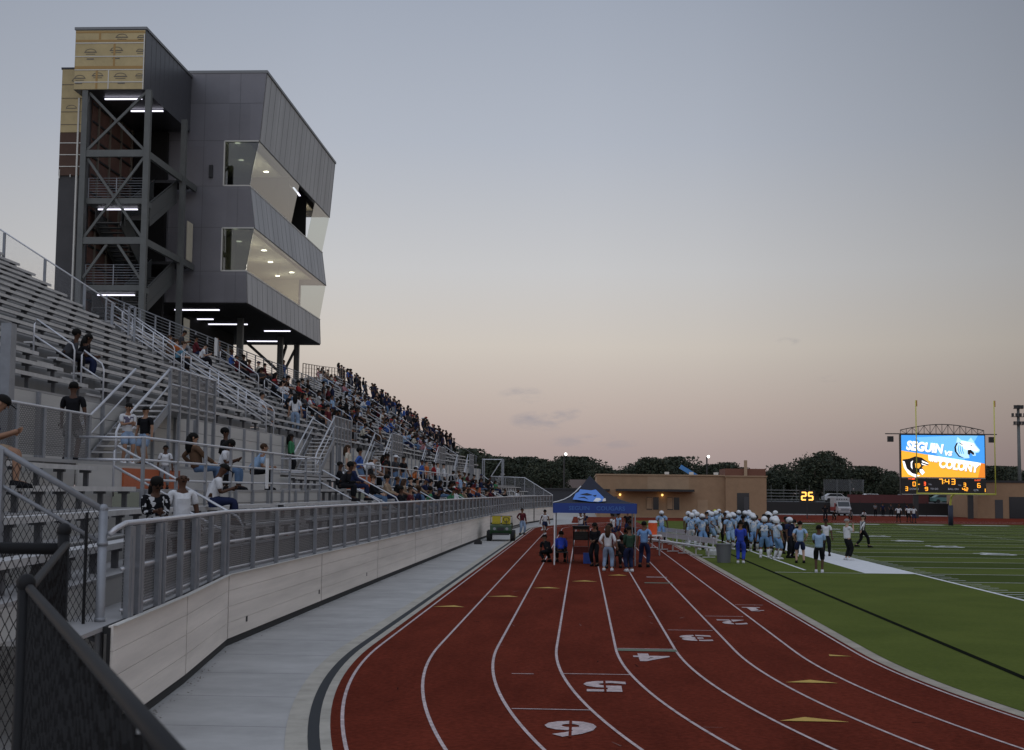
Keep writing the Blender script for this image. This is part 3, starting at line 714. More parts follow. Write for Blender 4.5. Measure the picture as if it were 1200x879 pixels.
# stair flights from the aisle to the upper deck along the deck wall
def vom_stair(y0, label, full=True):
    q = lambda y: dl(y) if y < 60 else du(y)
    t = thing('stair_flight', label, 'stair', (-11.9+q(y0),y0,3.45), 0, 'metal stair flights from the aisle to the upper deck')
    mb = MB(); n = 10; ln = 3.6
    for i in range(n):
        z = 3.45+.17*(i+1); y = y0+.36*i
        mb.box(-12.35+q(y),-11.45+q(y),y,y+.34,z-.04,z,0)
    part(mb, 'treads', M['plank'], t)
    for xx in (-12.38,-11.42):
        mb = MB(); mb.beam((xx+q(y0),y0-.1,3.4),(xx+q(y0),y0+ln,5.08),.04,.25); part(mb, 'stringer', M['galv'], t)
    for xx in (-11.42,-12.38):
        mb = MB(); mb.tube([(xx+q(y0),y0-.55,3.45),(xx+q(y0),y0-.55,4.25),(xx+q(y0),y0-.35,4.42),(xx+q(y0),y0+ln,6.15)], .035, 8)
        mb.tube([(xx+q(y0),y0-.3,3.95),(xx+q(y0),y0+ln,5.7)], .022, 6); part(mb, 'handrail', M['rail'], t, True)
    mb = MB(); y1 = y0+ln; mb.box(-12.48+q(y1),-11.4+q(y1),y1,y1+4.6,5.02,5.08); part(mb, 'landing', M['deck'], t)
    for y in frange(y1,y1+4.6,1.15):
        mb = MB(); mb.box(-11.45+q(y1),-11.37+q(y1),y-.05,y+.05,3.45,6.2); part(mb, 'post', M['galv'], t)
    mb = MB(); 
    for z in (6.2,5.75,5.2): mb.tube([(-11.41+q(y1),y1,z),(-11.41+q(y1),y1+4.6,z)], .028, 6)
    part(mb, 'landing_rail', M['rail'], t, True)
    mb = MB(); mb.quad((-11.40+q(y1),y1,5.1),(-11.40+q(y1),y1+4.6,5.1),(-11.40+q(y1),y1+4.6,6.2),(-11.40+q(y1),y1,6.2)); part(mb, 'wire_mesh', M['chain'], t)
for y, l in ((33.4,'metal stair flight beside the two men on the near aisle'),(57.5,'metal stair flight behind the second platform, nearer of the two'),(75.5,'metal stair flight behind the second platform, farther of the two'),(99.0,'metal stair flight below the crowded far benches'),(120.0,'metal stair flight below the packed students')): vom_stair(y, l)
# free-standing stair at the far end
t = thing('end_stair', 'open metal stair scaffold at the far end of the stand', 'stair', (-8.6,140,0))
mb = MB()
for x in (-10.2,-8.2):
    for y in (139.5,142): mb.box(x-.06,x+.06,y-.06,y+.06,0,6.2)
part(mb, 'frame', M['galv'], t)
mb = MB()
for i in range(14): mb.box(-10.1+.13*i,-9.7+.13*i,140,141.5,2.0+.2*i,2.05+.2*i)
part(mb, 'treads', M['plank'], t)
mb = MB(); mb.tube([(-10.2,139.5,3),(-8.2,139.5,6.1)], .05, 6); mb.tube([(-10.2,139.5,6.1),(-8.2,139.5,6.1)], .05, 6); mb.tube([(-10.2,139.5,4.5),(-8.2,139.5,3)], .04, 6); part(mb, 'rails', M['rail'], t)
t = thing('end_fence', 'sloping pipe fence closing the far end of the lower benches', 'fence', (-3.3,142,1.3))
mb = MB(); mb.tube([(-9.5,142.2,4.4),(-6.0,142.2,4.3),(-3.1,142.2,2.55),(-3.1,142.2,0)], .05, 6); part(mb, 'rail', M['rail'], t, True)
for x in (-9,-8,-7,-6,-5,-4):
    mb = MB(); mb.box(x-.04,x+.04,142.15,142.25,0,min(4.3,2.55+(-3.1-x)*.6)); part(mb, 'post', M['galv'], t)
mb = MB(); mb.poly([(-9.5,142.2,1),(-3.1,142.2,1),(-3.1,142.2,2.5),(-6,142.2,4.25),(-9.5,142.2,4.35)]); part(mb, 'wire_mesh', M['chainx'], t)

# ------------------------------------------------------------------ foreground fences
def wire_fence(mb, p, q, z0a, z1a, z0b, z1b, cell, r, mi=0, slack=0.0):
    """woven diamond wires between two uprights; heights may slope"""
    p = Vector((*p,0)); q = Vector((*q,0)); Ln = (q-p).length; d = (q-p)/Ln; nrm = Vector((-d.y,d.x,0))
    n = int(Ln/cell)+1
    for k in range(n+1):
        u0 = k*cell
        for sgn in (1, -1):
            pts_ = []; zj = random.uniform(-.5,.5)*cell*2*slack
            lo, hi = min(z0a, z0b), max(z1a, z1b); nz = int((hi-lo)/cell)+1
            for j in range(nz+1):
                u = u0+sgn*(cell/2 if j % 2 else 0)*.98; z = lo+j*cell+zj
                u = min(max(u, 0), Ln); tt = u/Ln
                if z < z0a+(z0b-z0a)*tt-.01 or z > z1a+(z1b-z1a)*tt+.01: continue
                pts_.append(p+d*u+nrm*(r*.9*sgn)+Vector((0,0,z)))
            if len(pts_) > 1 and (sgn == 1 or True):
                mb.tube(pts_, r, 4, mi, False)
bf = thing('black_fence', 'black vinyl chain-link fence in the very foreground at the lower left', 'fence', (-2.4,5.9,1.0))
line = [(-.32,1.55),(-1.02,3.02),(-2.43,5.96)]
mb = MB(); mb.tube([(x,y,2.45) for x, y in line]+[(-3.05,8.0,2.56)], .020, 10); part(mb, 'top_rail', M['blackpvc'], bf, True)
mb = MB(); wire_fence(mb, line[0], line[2], .7, 2.44, .7, 2.44, .046, .0040, 0, .9); wire_fence(mb, line[2], (-3.05,8.0), 1.2,2.44,1.2,2.54,.045,.0038,0,.9); part(mb, 'wire_mesh', M['blackpvc'], bf)
for x, y, z in ((-2.43,5.96,2.47),(-3.05,8.0,2.64)):
    mb = MB(); mb.tube([(x-.03,y+.03,.0),(x-.03,y+.03,z)], .036, 10); mb.sphere((x-.03,y+.03,z), .045, 10, 5); part(mb, 'post', M['blackpvc'], bf, True)
mb = MB(); mb.tube([(-3.08,8.03,2.53),(-6.2,8.3,2.53)], .035, 8); part(mb, 'top_rail', M['blackpvc'], bf, True)
mb = MB(); wire_fence(mb, (-3.1,8.03), (-6.2,8.3), 1.2,2.52,1.2,2.52,.055,.0035); part(mb, 'wire_mesh', M['blackpvc'], bf)
gf = thing('ramp_fence', 'galvanised chain-link guard with a slanting top rail at the near end of the stand', 'fence', (-6.0,16.2,1.0))
a0, a1 = (-5.74,16.2), (-6.92,15.95)
mb = MB(); mb.tube([(a0[0],a0[1],2.62),(a1[0],a1[1],3.34),(-7.6,15.8,3.73)], .04, 10); part(mb, 'top_rail', M['galv'], gf, True)
mb = MB(); mb.tube([(a0[0],a0[1],2.22),(a1[0],a1[1],2.92),(-7.6,15.8,3.31)], .025, 8); mb.tube([(a0[0],a0[1],1.05),(a1[0],a1[1],1.75)], .025, 8); part(mb, 'lower_rail', M['galv'], gf, True)
mb = MB(); mb.tube([(a0[0],a0[1],0),(a0[0],a0[1],2.64)], .055, 12); mb.sphere((a0[0],a0[1],2.64), .06, 10, 5)
for z in (.5,1.3,2.2): mb.tube([(a0[0],a0[1],z),(a0[0],a0[1],z+.05)], .066, 12)
part(mb, 'corner_post', M['galv'], gf, True)
mb = MB(); mb.box(a1[0]-.05,a1[0]+.05,a1[1]-.05,a1[1]+.05,0,3.34); part(mb, 'post', M['galv'], gf)
mb = MB(); wire_fence(mb, a0, a1, .3,2.6,.6,3.32,.07,.0042); wire_fence(mb, a1, (-7.6,15.8), .6,3.32,.9,3.7,.07,.0042); part(mb, 'wire_mesh', M['darkmetal'], gf)
mb = MB(); mb.tube([(a0[0]-.09,a0[1]-.3,.2),(a0[0]-.09,a0[1]-.3,2.6)], .02, 6); part(mb, 'tension_bar', M['blackpvc'], gf)
# ------------------------------------------------------------------ press box tower
tw = thing('press_box_tower', 'dark grey unfinished press box tower with open stair shaft rising behind the grandstand', 'tower', (-22,80,9.7))
Y0, Y1 = 73.0, 94.1
M['stairgrey'] = mat('stair_grey', (.085,.088,.085), .55, .2)
PR = [(-18.32,13.0),(-18.41,14.72),(-18.02,17.15),(-18.34,19.45),(-17.87,22.0),(-17.56,25.8)]   # front profile (x, z)
BX = -27.0
def pb(mb, name, mats, smooth=False): return part(mb, name, mats, tw, smooth)
def xat(z):
    for (xa, za), (xb, zb) in zip(PR, PR[1:]):
        if za <= z <= zb: return xa+(xb-xa)*(z-za)/(zb-za)
def side_wall(y, ya, wins):
    mb = MB()
    def slab(x0, z0, z1):
        mb.prism([(x0,z0),(xat(z0),z0),(xat(z1),z1),(x0,z1)], 'y', y, ya, 0)
    slab(BX,13.0,14.72); slab(BX,17.15,19.45); slab(BX,22.0,25.8)
    for z0, z1 in ((14.72,17.15),(19.45,22.0)): mb.prism([(BX,z0),(-19.82,z0),(-19.82,z1),(BX,z1)], 'y', y, ya, 0)
    f = y-.004 if y < ya else y+.004
    for x in (-20.95,-22.1,-23.3,-24.5): mb.box(x-.012,x+.012,min(y,f),max(y,f),13.02,25.78,1)
    for z in (14.72,17.15,19.45,22.0,24.1): mb.box(BX,xat(z)-.03,min(y,f)-.0005,max(y,f)-.0005,z-.012,z+.012,1)
    mb.box(-19.0,-18.976,min(y,f),max(y,f),13.02,14.7,1); mb.box(-19.0,-18.976,min(y,f),max(y,f),17.17,19.43,1); mb.box(-19.0,-18.976,min(y,f),max(y,f),22.02,25.78,1)
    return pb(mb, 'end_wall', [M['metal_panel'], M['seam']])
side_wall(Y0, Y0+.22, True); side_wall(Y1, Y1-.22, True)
def spandrel(k, m, ya=Y0+.01, yb=Y1-.01, zt=None):
    (xa, za), (xb, zb) = PR[k], PR[k+1]
    mb = MB(); mb.prism([(xa,za),(xb,zb),(xb-.25,zb),(xa-.25,za)], 'y', ya, yb, 0)
    for y in frange(ya+1.25, yb-1.2, 1.25):
        mb.beam((xa+.003,y,za+.02),(xb+.003,y,zb-.02),.022,.006,1)
    return pb(mb, 'spandrel', [m, M['seam']])
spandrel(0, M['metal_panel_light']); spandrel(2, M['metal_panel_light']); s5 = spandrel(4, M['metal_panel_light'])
for k, z in ((0,14.72),(2,19.45)):
    mb = MB(); x = xat(z); mb.box(x-.25,x+.03,Y0+.02,Y1-.02,z-.03,z+.04); pb(mb, 'window_sill', M['white_trim'])
for z in (17.15,22.0):
    mb = MB(); x = xat(z); mb.box(x-.2,x+.012,Y0+.02,Y1-.02,z-.05,z-.005); pb(mb, 'window_head', M['darkmetal'])
def glazing(z0, z1, ya, yb, n):
    xa, xb = xat(z0), xat(z1)
    for i in range(n):
        a, c = ya+(yb-ya)*i/n, ya+(yb-ya)*(i+1)/n
        mb = MB(); mb.prism([(xa-.02,z0+.03),(xb-.02,z1-.04),(xb-.04,z1-.04),(xa-.04,z0+.03)], 'y', a+.004, c-.004); pb(mb, 'window_pane', M['glass'])
glazing(14.72,17.15,Y0+.1,Y1-.1,3)
glazing(19.45,22.0,Y0+.1,83.8,2); glazing(19.45,22.0,88.8,Y1-.1,1)
for z0, z1 in ((14.72,17.15),(19.45,22.0)):
    mb = MB(); mb.prism([(-19.78,z0+.04),(xat(z0)-.06,z0+.04),(xat(z1)-.06,z1-.04),(-19.78,z1-.04)], 'y', Y0+.10, Y0+.115); w_ = pb(mb, 'side_window', M['side_glass'])
    fm = MB(); o = Vector((-22,80,9.7))
    for (p, q) in (((-19.80,z0+.03),(-19.80,z1-.03)),((-19.80,z0+.03),(xat(z0)-.03,z0+.03)),((-19.80,z1-.03),(xat(z1)-.03,z1-.03))):
        fm.beam(Vector((p[0],Y0+.02,p[1]))-o, Vector((q[0],Y0+.02,q[1]))-o, .07,.07)
    fm.build('window_frame', M['white_trim'], w_)
# rooms behind the glass
mb = MB()
for z in (13.0,18.6): mb.box(-26.8,-18.6,Y0+.24,Y1-.24,z+.06,z+.22)
pb(mb, 'room_floor', M['inner_floor'])
mb = MB()
for z0, z1 in ((13.23,18.0),(18.83,23.0)):
    mb.box(-22.6,-22.5,Y0+.25,Y1-.25,z0,z1)
mb.box(-22.5,-19.9,Y1-.34,Y1-.25,13.23,17.5); mb.box(-22.5,-19.9,Y1-.34,Y1-.25,18.83,22.4)
mb.box(-22.49,-19.0,Y0+.25,Y1-.35,17.5,17.58); mb.box(-22.49,-19.0,Y0+.25,Y1-.35,22.4,22.48)
for y in (77.5,): mb.box(-22.5,-20.2,y,y+.12,13.23,17.49)
pb(mb, 'room_wall', M['cream'])
mb = MB()
for y in (83.6,88.95): mb.box(-22.48,xat(20.5)-.35,y-.06,y+.06,18.83,22.39)
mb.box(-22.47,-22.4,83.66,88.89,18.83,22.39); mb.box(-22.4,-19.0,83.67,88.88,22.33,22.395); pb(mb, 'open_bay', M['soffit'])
for z in (17.46,22.36):
    for x, y in ((-19.6,75.0),(-20.4,79.0),(-19.6,82.0),(-20.2,86.3),(-19.7,90.5),(-21.0,92)):
        mb = MB(); mb.tube([(x,y,z),(x,y,z+.03)], .16, 14, 0)
        pb(mb, 'ceiling_lamp', M['lampdisc'])
for z in (16.1,20.9):
    for x, y in ((-20.2,75.5),(-20.2,80.0),(-20.2,91.5))+(((-20.2,85.5),) if z < 20 else ()):
        l_ = bpy.data.objects.new('room_light', bpy.data.lights.new('room_light', 'POINT')); COL.objects.link(l_); l_.location = (x,y,z); l_.data.energy = 60; l_.data.color = (1,.95,.86); l_.data.shadow_soft_size = .2  # unseen fill lights added in mid-room to brighten the ceilings
mb = MB(); mb.beam((-18.75,86.0,22.30),(-18.85,88.5,22.30),.10,.05); pb(mb, 'bay_light', M['tube'])
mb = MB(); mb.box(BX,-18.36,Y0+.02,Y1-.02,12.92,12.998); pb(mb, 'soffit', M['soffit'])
mb = MB(); mb.prism([(BX-.02,Y0-.03),(-17.50,Y0-.03),(-17.50,Y1+.03),(BX-.02,Y1+.03)], 'z', 25.8, 25.95); mb.box(BX,BX+.2,Y0+.23,Y1-.23,13,25.79); pb(mb, 'roof', M['coping'])
for x0, x1, y in ((-23.0,-20.46,75.3),(-23.5,-21.95,79.5),(-23.1,-20.5,81.95),(-20.27,-18.6,85.4),(-22.85,-20.48,91.4),(-26.0,-24.2,77),(-26,-24.2,84)):
    mb = MB(); mb.box(x0,x1,y-.06,y+.06,12.86,12.918); pb(mb, 'soffit_light', M['tube'])
for x, y in ((-20.2,79.1),(-20.0,88.9),(-19.9,93.6),(-24.5,79),(-24.5,89)):
    mb = MB(); mb.box(x-.17,x+.17,y-.17,y+.17,8.5,12.92); pb(mb, 'column', M['steel'])
mb = MB(); mb.box(-23.6,-20.6,90.2,93.2,9.7,10.6); mb.beam((-20.6,90,9.9),(-20.6,93.4,12.8),.15,.2); mb.beam((-22.6,90,12.7),(-20.6,92.4,10.7),.12,.15); mb.beam((-20.6,92.4,10.7),(-19.95,93.6,12.7),.12,.15); pb(mb, 'far_stair', M['darkmetal'])
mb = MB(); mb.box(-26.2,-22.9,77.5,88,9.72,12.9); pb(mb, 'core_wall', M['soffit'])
mb = MB(); mb.box(-22.88,-22.84,83.2,84.4,9.72,11.9); mb.box(-22.88,-22.84,86.2,87.0,9.72,11.9); pb(mb, 'core_door', M['cream'])
# sheathed box at the stair head
OSB = mat('yellow_sheathing', (.48,.38,.20), .8, var=.12, vscale=1.5)
OSB2 = mat('sheathing_tape', (.38,.23,.075), .6); INK = mat('printed_ink', (.16,.14,.11), .8); BRN = mat('brown_sheathing', (.085,.045,.03), .8, var=.1)
mb = MB(); mb.box(-25.3,-21.75,65.05,72.99,22.5,25.55,0); mb.box(-25.35,-21.70,65.0,73.0,25.55,25.68,1)
for y in frange(66,72.5,.8): mb.box(-21.75,-21.744,y-.012,y+.012,22.52,25.54,2)
pb(mb, 'stair_head', [mat('dark_cladding', (.075,.078,.09), .4, .4, var=.06, vscale=.3), M['coping'], M['seam']])
mb = MB(); mb.box(-25.28,-21.78,65.01,65.045,22.52,25.5,0)
for z, h_ in ((25.42,.09),(24.98,.10),(23.62,.14)): mb.box(-25.27,-21.80,65.0,65.008,z-h_/2,z+h_/2,1)
for x, z0, z1 in ((-24.05,25.05,25.4),(-23.3,23.7,24.9),(-24.15,22.55,23.5)): mb.box(x-.05,x+.05,64.998,65.007,z0,z1,1)
for z in (24.86,24.18,23.50,22.88): mb.box(-25.27,-21.80,64.990,65.006,z-.022,z+.022,3)
mb.box(-23.58,-23.53,64.991,65.006,22.53,23.48,3); mb.box(-21.83,-21.78,64.985,65.006,22.5,25.3,3)
def stamp(x, z, s):
    for k in range(9):
        a0_, a1_ = math.pi*k/9, math.pi*(k+1)/9
        mb.beam((x+s*math.cos(a0_),65.003,z+s*.55*math.sin(a0_)),(x+s*math.cos(a1_),65.003,z+s*.55*math.sin(a1_)),.006,.03,2)
    mb.beam((x-s*1.2,65.003,z-.02),(x+s*1.2,65.003,z-.02),.006,.05,2); mb.beam((x-s*.9,65.003,z-.12),(x+s*.9,65.003,z-.12),.006,.03,2)
for x, z, s in ((-24.5,24.42,.26),(-23.2,24.5,.28),(-22.95,25.17,.26),(-22.0,24.45,.17),(-25.0,23.1,.24),(-24.1,23.22,.24),(-22.95,23.18,.28),(-22.0,23.2,.17),(-21.98,25.15,.16)): stamp(x, z, s)
for x, z in ((-24.5,24.05),(-23.2,24.08),(-22.9,22.82),(-25.05,22.82)): mb.box(x-.18,x+.18,64.999,65.007,z-.03,z+.03,2)
pb(mb, 'sheathing', [OSB, OSB2, INK, M['white_trim']])
# lift shaft slab at the left
mb = MB(); mb.box(-26.35,-24.85,66.2,72.9,3.0,23.9); mb.box(-26.4,-25.33,66.15,72.9,23.9,24.0); pb(mb, 'lift_shaft', M['shaft'])
mb = MB()
for z0, z1, mi in ((20.65,23.88,0),(18.45,20.63,4)): mb.box(-26.33,-25.05,66.12,66.195,z0,z1,mi)
for z in (23.1,22.4,21.7,21.05): mb.box(-26.32,-25.06,66.10,66.125,z-.012,z+.012,2)
for z in (20.1,19.5,18.9): mb.box(-26.32,-25.06,66.095,66.125,z-.02,z+.02,3)
mb.box(-25.45,-25.08,66.105,66.13,20.1,20.62,4)
mb.box(-25.44,-25.36,66.05,66.19,8,22.4,3)
mb.box(-26.3,-26.26,66.10,66.13,18.3,18.75,3); mb.box(-25.75,-25.71,66.10,66.13,18.35,18.5,3)
def stamp2(x, z, s):
    for k in range(9):
        a0_, a1_ = math.pi*k/9, math.pi*(k+1)/9
        mb.beam((x+s*math.cos(a0_),66.118,z+s*.55*math.sin(a0_)),(x+s*math.cos(a1_),66.118,z+s*.55*math.sin(a1_)),.006,.03,2)
    mb.beam((x-s*1.1,66.118,z-.02),(x+s*1.1,66.118,z-.02),.006,.04,2)
stamp2(-25.55,23.3,.25); stamp2(-25.8,21.9,.25)
pb(mb, 'shaft_sheathing', [OSB, OSB2, INK, M['white_trim'], BRN])
# open red and tan framing inside the shaft opening (right face of the slab)
mb = MB(); mb.box(-24.849,-24.80,66.4,72.8,9.7,22.4,0)
for z in frange(10.4,22.2,.95): mb.box(-24.80,-24.74,66.4,72.8,z-.05,z+.05,1)
for y in (67.2,68.9,70.6,72.3): mb.box(-24.80,-24.71,y-.06,y+.06,9.7,22.4,2)
pb(mb, 'shaft_lining', [mat('red_brick_infill', (.13,.065,.05), .85, var=.25, vscale=1.2), M['darkmetal'], mat('tan_stud', (.18,.15,.12), .7)])
mb = MB(); mb.box(-24.7,-22.9,72.6,72.95,9.7,22.4); pb(mb, 'stair_back_wall', M['soffit'])
for x, y in ((-24.72,65.2),(-21.55,65.2),(-21.35,70.6)):
    mb = MB(); mb.box(x-.14,x+.14,y-.14,y+.14,4.0,22.5); pb(mb, 'stair_column', M['steel'])
for z in (19.32,14.96): 
    mb = MB(); mb.box(-24.58,-21.69,65.1,65.3,z-.17,z+.17); pb(mb, 'stair_beam', M['steel'])
    mb = MB(); mb.beam((-21.5,65.34,z-.05),(-21.35,72.9,z-.05),.16,.34); pb(mb, 'stair_beam', M['steel'])
def brace(p, q):
    mb = MB(); mb.beam(p, q, .10,.12); pb(mb, 'brace', M['steel'])
for z0, z1 in ((19.5,22.4),(15.15,19.1)):
    brace((-24.55,65.2,z0),(-21.7,65.2,z1)); brace((-24.55,65.26,z1),(-21.7,65.26,z0))
brace((-24.55,65.2,13.1),(-23.4,65.2,14.78)); brace((-21.7,65.2,13.1),(-22.85,65.2,14.78))
def stair_fl(x0, x1, y0, y1, z0, z1):
    mb = MB(); n = 12
    for i in range(n):
        y = y0+(y1-y0)*i/n; z = z0+(z1-z0)*(i+1)/n
        mb.box(x0+.05,x1-.05,min(y,y+(y1-y0)/n),max(y,y+(y1-y0)/n),z-.05,z)
    for x in (x0,x1): mb.beam((x,y0,z0-.05),(x,y1,z1-.05),.06,.32)
    for x in (x0,x1):
        for h_ in (1.0,): mb.beam((x,y0,z0+h_),(x,y1,z1+h_),.05,.05)
    for x in (x0,x1): mb.prism([(y0,z0+.1),(y1,z1+.1),(y1,z1+.92),(y0,z0+.92)], 'x', x-.012, x+.012)
    pb(mb, 'stair_run', M['stairgrey'])
for z in (9.7,14.0,18.3):
    stair_fl(-23.0,-21.75,66.5,70.9,z+2.15,z+4.3) if z < 18 else None
    stair_fl(-24.5,-23.2,70.9,66.5,z,z+2.15) if z < 18.2 else None
for z in (17.0,12.67):
    mb = MB(); mb.box(-24.58,-21.69,65.32,66.6,z-.16,z+.12); pb(mb, 'landing', M['steel'])
    mb = MB()
    for k in range(8): mb.tube([(-24.5,65.4,z+.22+.13*k),(-21.75,65.4,z+.22+.13*k)], .014, 5)
    for x in (-24.5,-23.1,-21.75): mb.box(x-.02,x+.02,65.39,65.43,z,z+1.15)
    pb(mb, 'landing_railing', M['galv'])
for z in (14.9,19.3): 
    mb = MB(); mb.box(-24.5,-21.6,70.9,72.6,z-.15,z); pb(mb, 'landing', M['darkmetal'])
for x0, x1, y, z in ((-24.2,-22.3,66.4,22.45),(-23.59,-21.9,68.6,22.45),(-24.3,-22.3,66.3,16.78),(-24.18,-22.3,66.3,12.45)):
    mb = MB(); mb.box(x0,x1,y-.05,y+.05,z-.05,z); pb(mb, 'strip_light', M['tube'])
mb = MB(); mb.box(-21.3,-21.25,71.4,72.4,15.1,17.2); pb(mb, 'stair_door', M['cream']); mb = MB(); mb.box(-21.2,-21.15,71,72,9.8,11.9); pb(mb, 'stair_door', M['cream'])
mb = MB(); mb.box(-20.6,-20.4,72.85,73.0,19.9,20.6); pb(mb, 'wall_box', M['darkmetal'])

# ------------------------------------------------------------------ scoreboard
SY = 175.0
sb = thing('scoreboard', 'large lit video scoreboard with game clock below and arched truss on top', 'scoreboard', (45.4,SY,0))
def sp_(mb, name, mats, smooth=False): return part(mb, name, mats, sb, smooth)
def em(name, c, s): return mat(name, c, .5, emit=s)
EB, EO, EW, EK, EL = em('screen_blue', (.05,.30,.78), .95), em('screen_orange', (.95,.42,.03), .95), em('screen_white', (1,1,1), 1.15), mat('screen_black', (.015,.012,.01), .5), em('screen_lightblue', (.45,.72,.95), 1.0)
EA, ER2, EG = em('led_amber', (1.0,.42,.03), 1.25), em('led_red', (1.0,.12,.03), 1.2), em('caption_grey', (.35,.37,.42), .25)
EB2 = em('screen_midblue', (.16,.48,.88), .95); EO2 = em('screen_deep_orange', (.75,.22,.02), .9)
def S(px, py): return (40.22+(px-150)/900*10.34, 10.45-(py-190)/465*5.28)
def spoly(mb, pts_, lay, mi):
    mb.poly([(S(*p)[0], SY-.02-.012*lay, S(*p)[1]) for p in pts_], mi)
mb = MB(); mb.box(40.1,50.68,SY,SY+.7,2.95,10.55); sp_(mb, 'cabinet', M['black'])
mb = MB()
spoly(mb, [(150,190),(1050,190),(1050,500),(150,362)], 0, 0)
spoly(mb, [(150,362),(1050,500),(1050,655),(150,655)], 0, 1)
spoly(mb, [(300,215),(760,190),(980,190),(820,480),(560,425),(430,330)], 1, 6)
spoly(mb, [(1050,500),(1050,655),(975,655),(1010,494)], 1, 7)
spoly(mb, [(440,406),(1010,494),(1000,520),(445,470)], 1, 2)
# pale cat head facing right
spoly(mb, [(760,205),(800,240),(870,255),(905,212),(935,255),(960,300),(1000,350),(988,375),(950,382),(955,412),(925,415),(900,385),(880,400),(885,440),(830,445),(770,420),(730,370),(725,320),(745,275)], 2, 4)
spoly(mb, [(800,250),(880,265),(930,275),(950,310),(985,350),(960,365),(900,345),(860,350),(820,330),(790,290)], 3, 2)
spoly(mb, [(868,350),(900,345),(935,380),(938,405),(915,400),(898,382),(886,410),(866,392)], 3, 3)
spoly(mb, [(745,275),(765,268),(742,320),(748,370),(780,415),(840,445),(770,425),(728,370),(723,320)], 3, 3)
spoly(mb, [(770,265),(830,290),(800,295)], 3, 3); spoly(mb, [(890,290),(930,295),(905,305)], 4, 3)
for a in (0, 22, 44): spoly(mb, [(770+a,300),(778+a,300),(770+a,350),(785+a,395),(775+a,392),(760+a,350)], 4, 0)
# black cat head on the orange half
spoly(mb, [(160,462),(230,452),(300,425),(370,440),(440,492),(442,525),(402,520),(370,545),(402,600),(372,632),(330,602),(300,640),(250,628),(200,590),(170,530)], 2, 3)
spoly(mb, [(160,478),(182,482),(205,560),(265,615),(350,638),(300,658),(220,622),(175,552)], 3, 2)
spoly(mb, [(250,490),(275,470),(262,510),(268,570),(250,545)], 3, 2); spoly(mb, [(370,470),(440,500),(438,512),(372,490)], 3, 2); spoly(mb, [(360,500),(430,525),(375,520)], 3, 2)
spoly(mb, [(345,570),(375,565),(400,602),(372,632),(345,600)], 3, 2)
spoly(mb, [(295,505),(345,500),(360,530),(335,560),(300,550)], 3, 1)
def stext(body, cx, cy, hh, ww, ang, mi, lay):
    v, f = text_mesh(body, 1.0, 0, shear=.22, bold=.05)
    x0, x1 = min(q.x for q in v), max(q.x for q in v); y0, y1 = min(q.y for q in v), max(q.y for q in v)
    kx, ky = ww/900*10.34/(x1-x0), hh/465*5.28/(y1-y0); c, s_ = math.cos(ang), math.sin(ang); X, Z = S(cx, cy)
    for off, mi2, l2 in ((.05, 8, lay), (0, mi, lay+1)):
        mb.add([(X+off+(q.x-(x0+x1)/2)*kx*c-(q.y-(y0+y1)/2)*ky*s_*.0, SY-.02-.012*l2, Z-off+(q.x-(x0+x1)/2)*kx*s_+(q.y-(y0+y1)/2)*ky) for q in v], f, mi2)
stext('SEGUIN', 405, 322, 108, 410, -.10, 2, 4); stext('VS', 660, 390, 55, 85, -.10, 2, 4); stext('THE', 500, 462, 48, 85, -.10, 2, 4); stext('COLONY', 775, 528, 100, 440, -.13, 2, 4)
sp_(mb, 'video_screen', [EB, EO, EW, EK, EL, EL, EB2, EO2, mat('screen_shadow', (.12,.2,.35), .5, emit=.3)])
SEGS = {'0':'abcdef','1':'bc','2':'abged','3':'abgcd','4':'fgbc','5':'afgcd','6':'afgedc','7':'abc','8':'abcdefg','9':'abcdfg'}
def digit(mb, ch, x, y, z, wd, hh, t, mi):
    P = {'a':(0,hh/2,wd,t),'g':(0,0,wd,t),'d':(0,-hh/2,wd,t),'f':(-wd/2,hh/4,t,hh/2),'b':(wd/2,hh/4,t,hh/2),'e':(-wd/2,-hh/4,t,hh/2),'c':(wd/2,-hh/4,t,hh/2)}
    for s_ in SEGS[ch]:
        cx, cz, a, b_ = P[s_]; mb.box(x+cx-a/2,x+cx+a/2,y-.01,y,z+cz-b_/2,z+cz+b_/2,mi)
mb = MB(); yb = SY-.03; mb.box(40.2,50.6,SY-.025,SY-.002,3.0,5.08,2)
zz = lambda py: S(0, py)[1]; xx = lambda px: S(px, 0)[0]
for i, (c, px) in enumerate((('7',572),('4',640),('3',705))): digit(mb, c, xx(px), yb, zz(703), .42, .62, .11, 0)
for dz in (.13,-.13): mb.box(xx(607)-.05,xx(607)+.05,yb-.01,yb,zz(703)+dz-.05,zz(703)+dz+.05,0)
for c, px, py, wd, hh in (('0',283,732,.30,.50),('6',982,742,.32,.50),('3',200,785,.28,.46),('3',828,735,.26,.42),('3',397,728,.2,.38),('9',415,785,.30,.40),('4',815,785,.26,.36),('2',850,785,.26,.36),('1',1040,795,.2,.42)):
    digit(mb, c, xx(px), yb, zz(py), wd, hh, .085, 0 if px != 397 else 1)
for body, px, py, sz, mi in (('HOME',258,675,.30,1),('GUEST',968,685,.26,1),('DOWN',282,788,.34,3),('TO GO',500,785,.30,3),('BALL ON',705,785,.32,3),('QTR',950,795,.30,3),('TOL',455,735,.22,3),('TOL',775,742,.22,3)):
    v, f = text_mesh(body, sz, 0, bold=.004); mb.add([(xx(px)+q.x, yb-.004, zz(py)+q.y) for q in v], f, mi)
mb.box(xx(335)-.12,xx(335)+.12,yb-.01,yb,zz(735)-.05,zz(735)+.05,0)
for z in (3.0,5.08): mb.box(40.2,50.6,yb-.002,yb+.0,z-.03,z+.03,4)
sp_(mb, 'game_clock_panel', [EA, ER2, M['black'], EG, M['white_trim']])
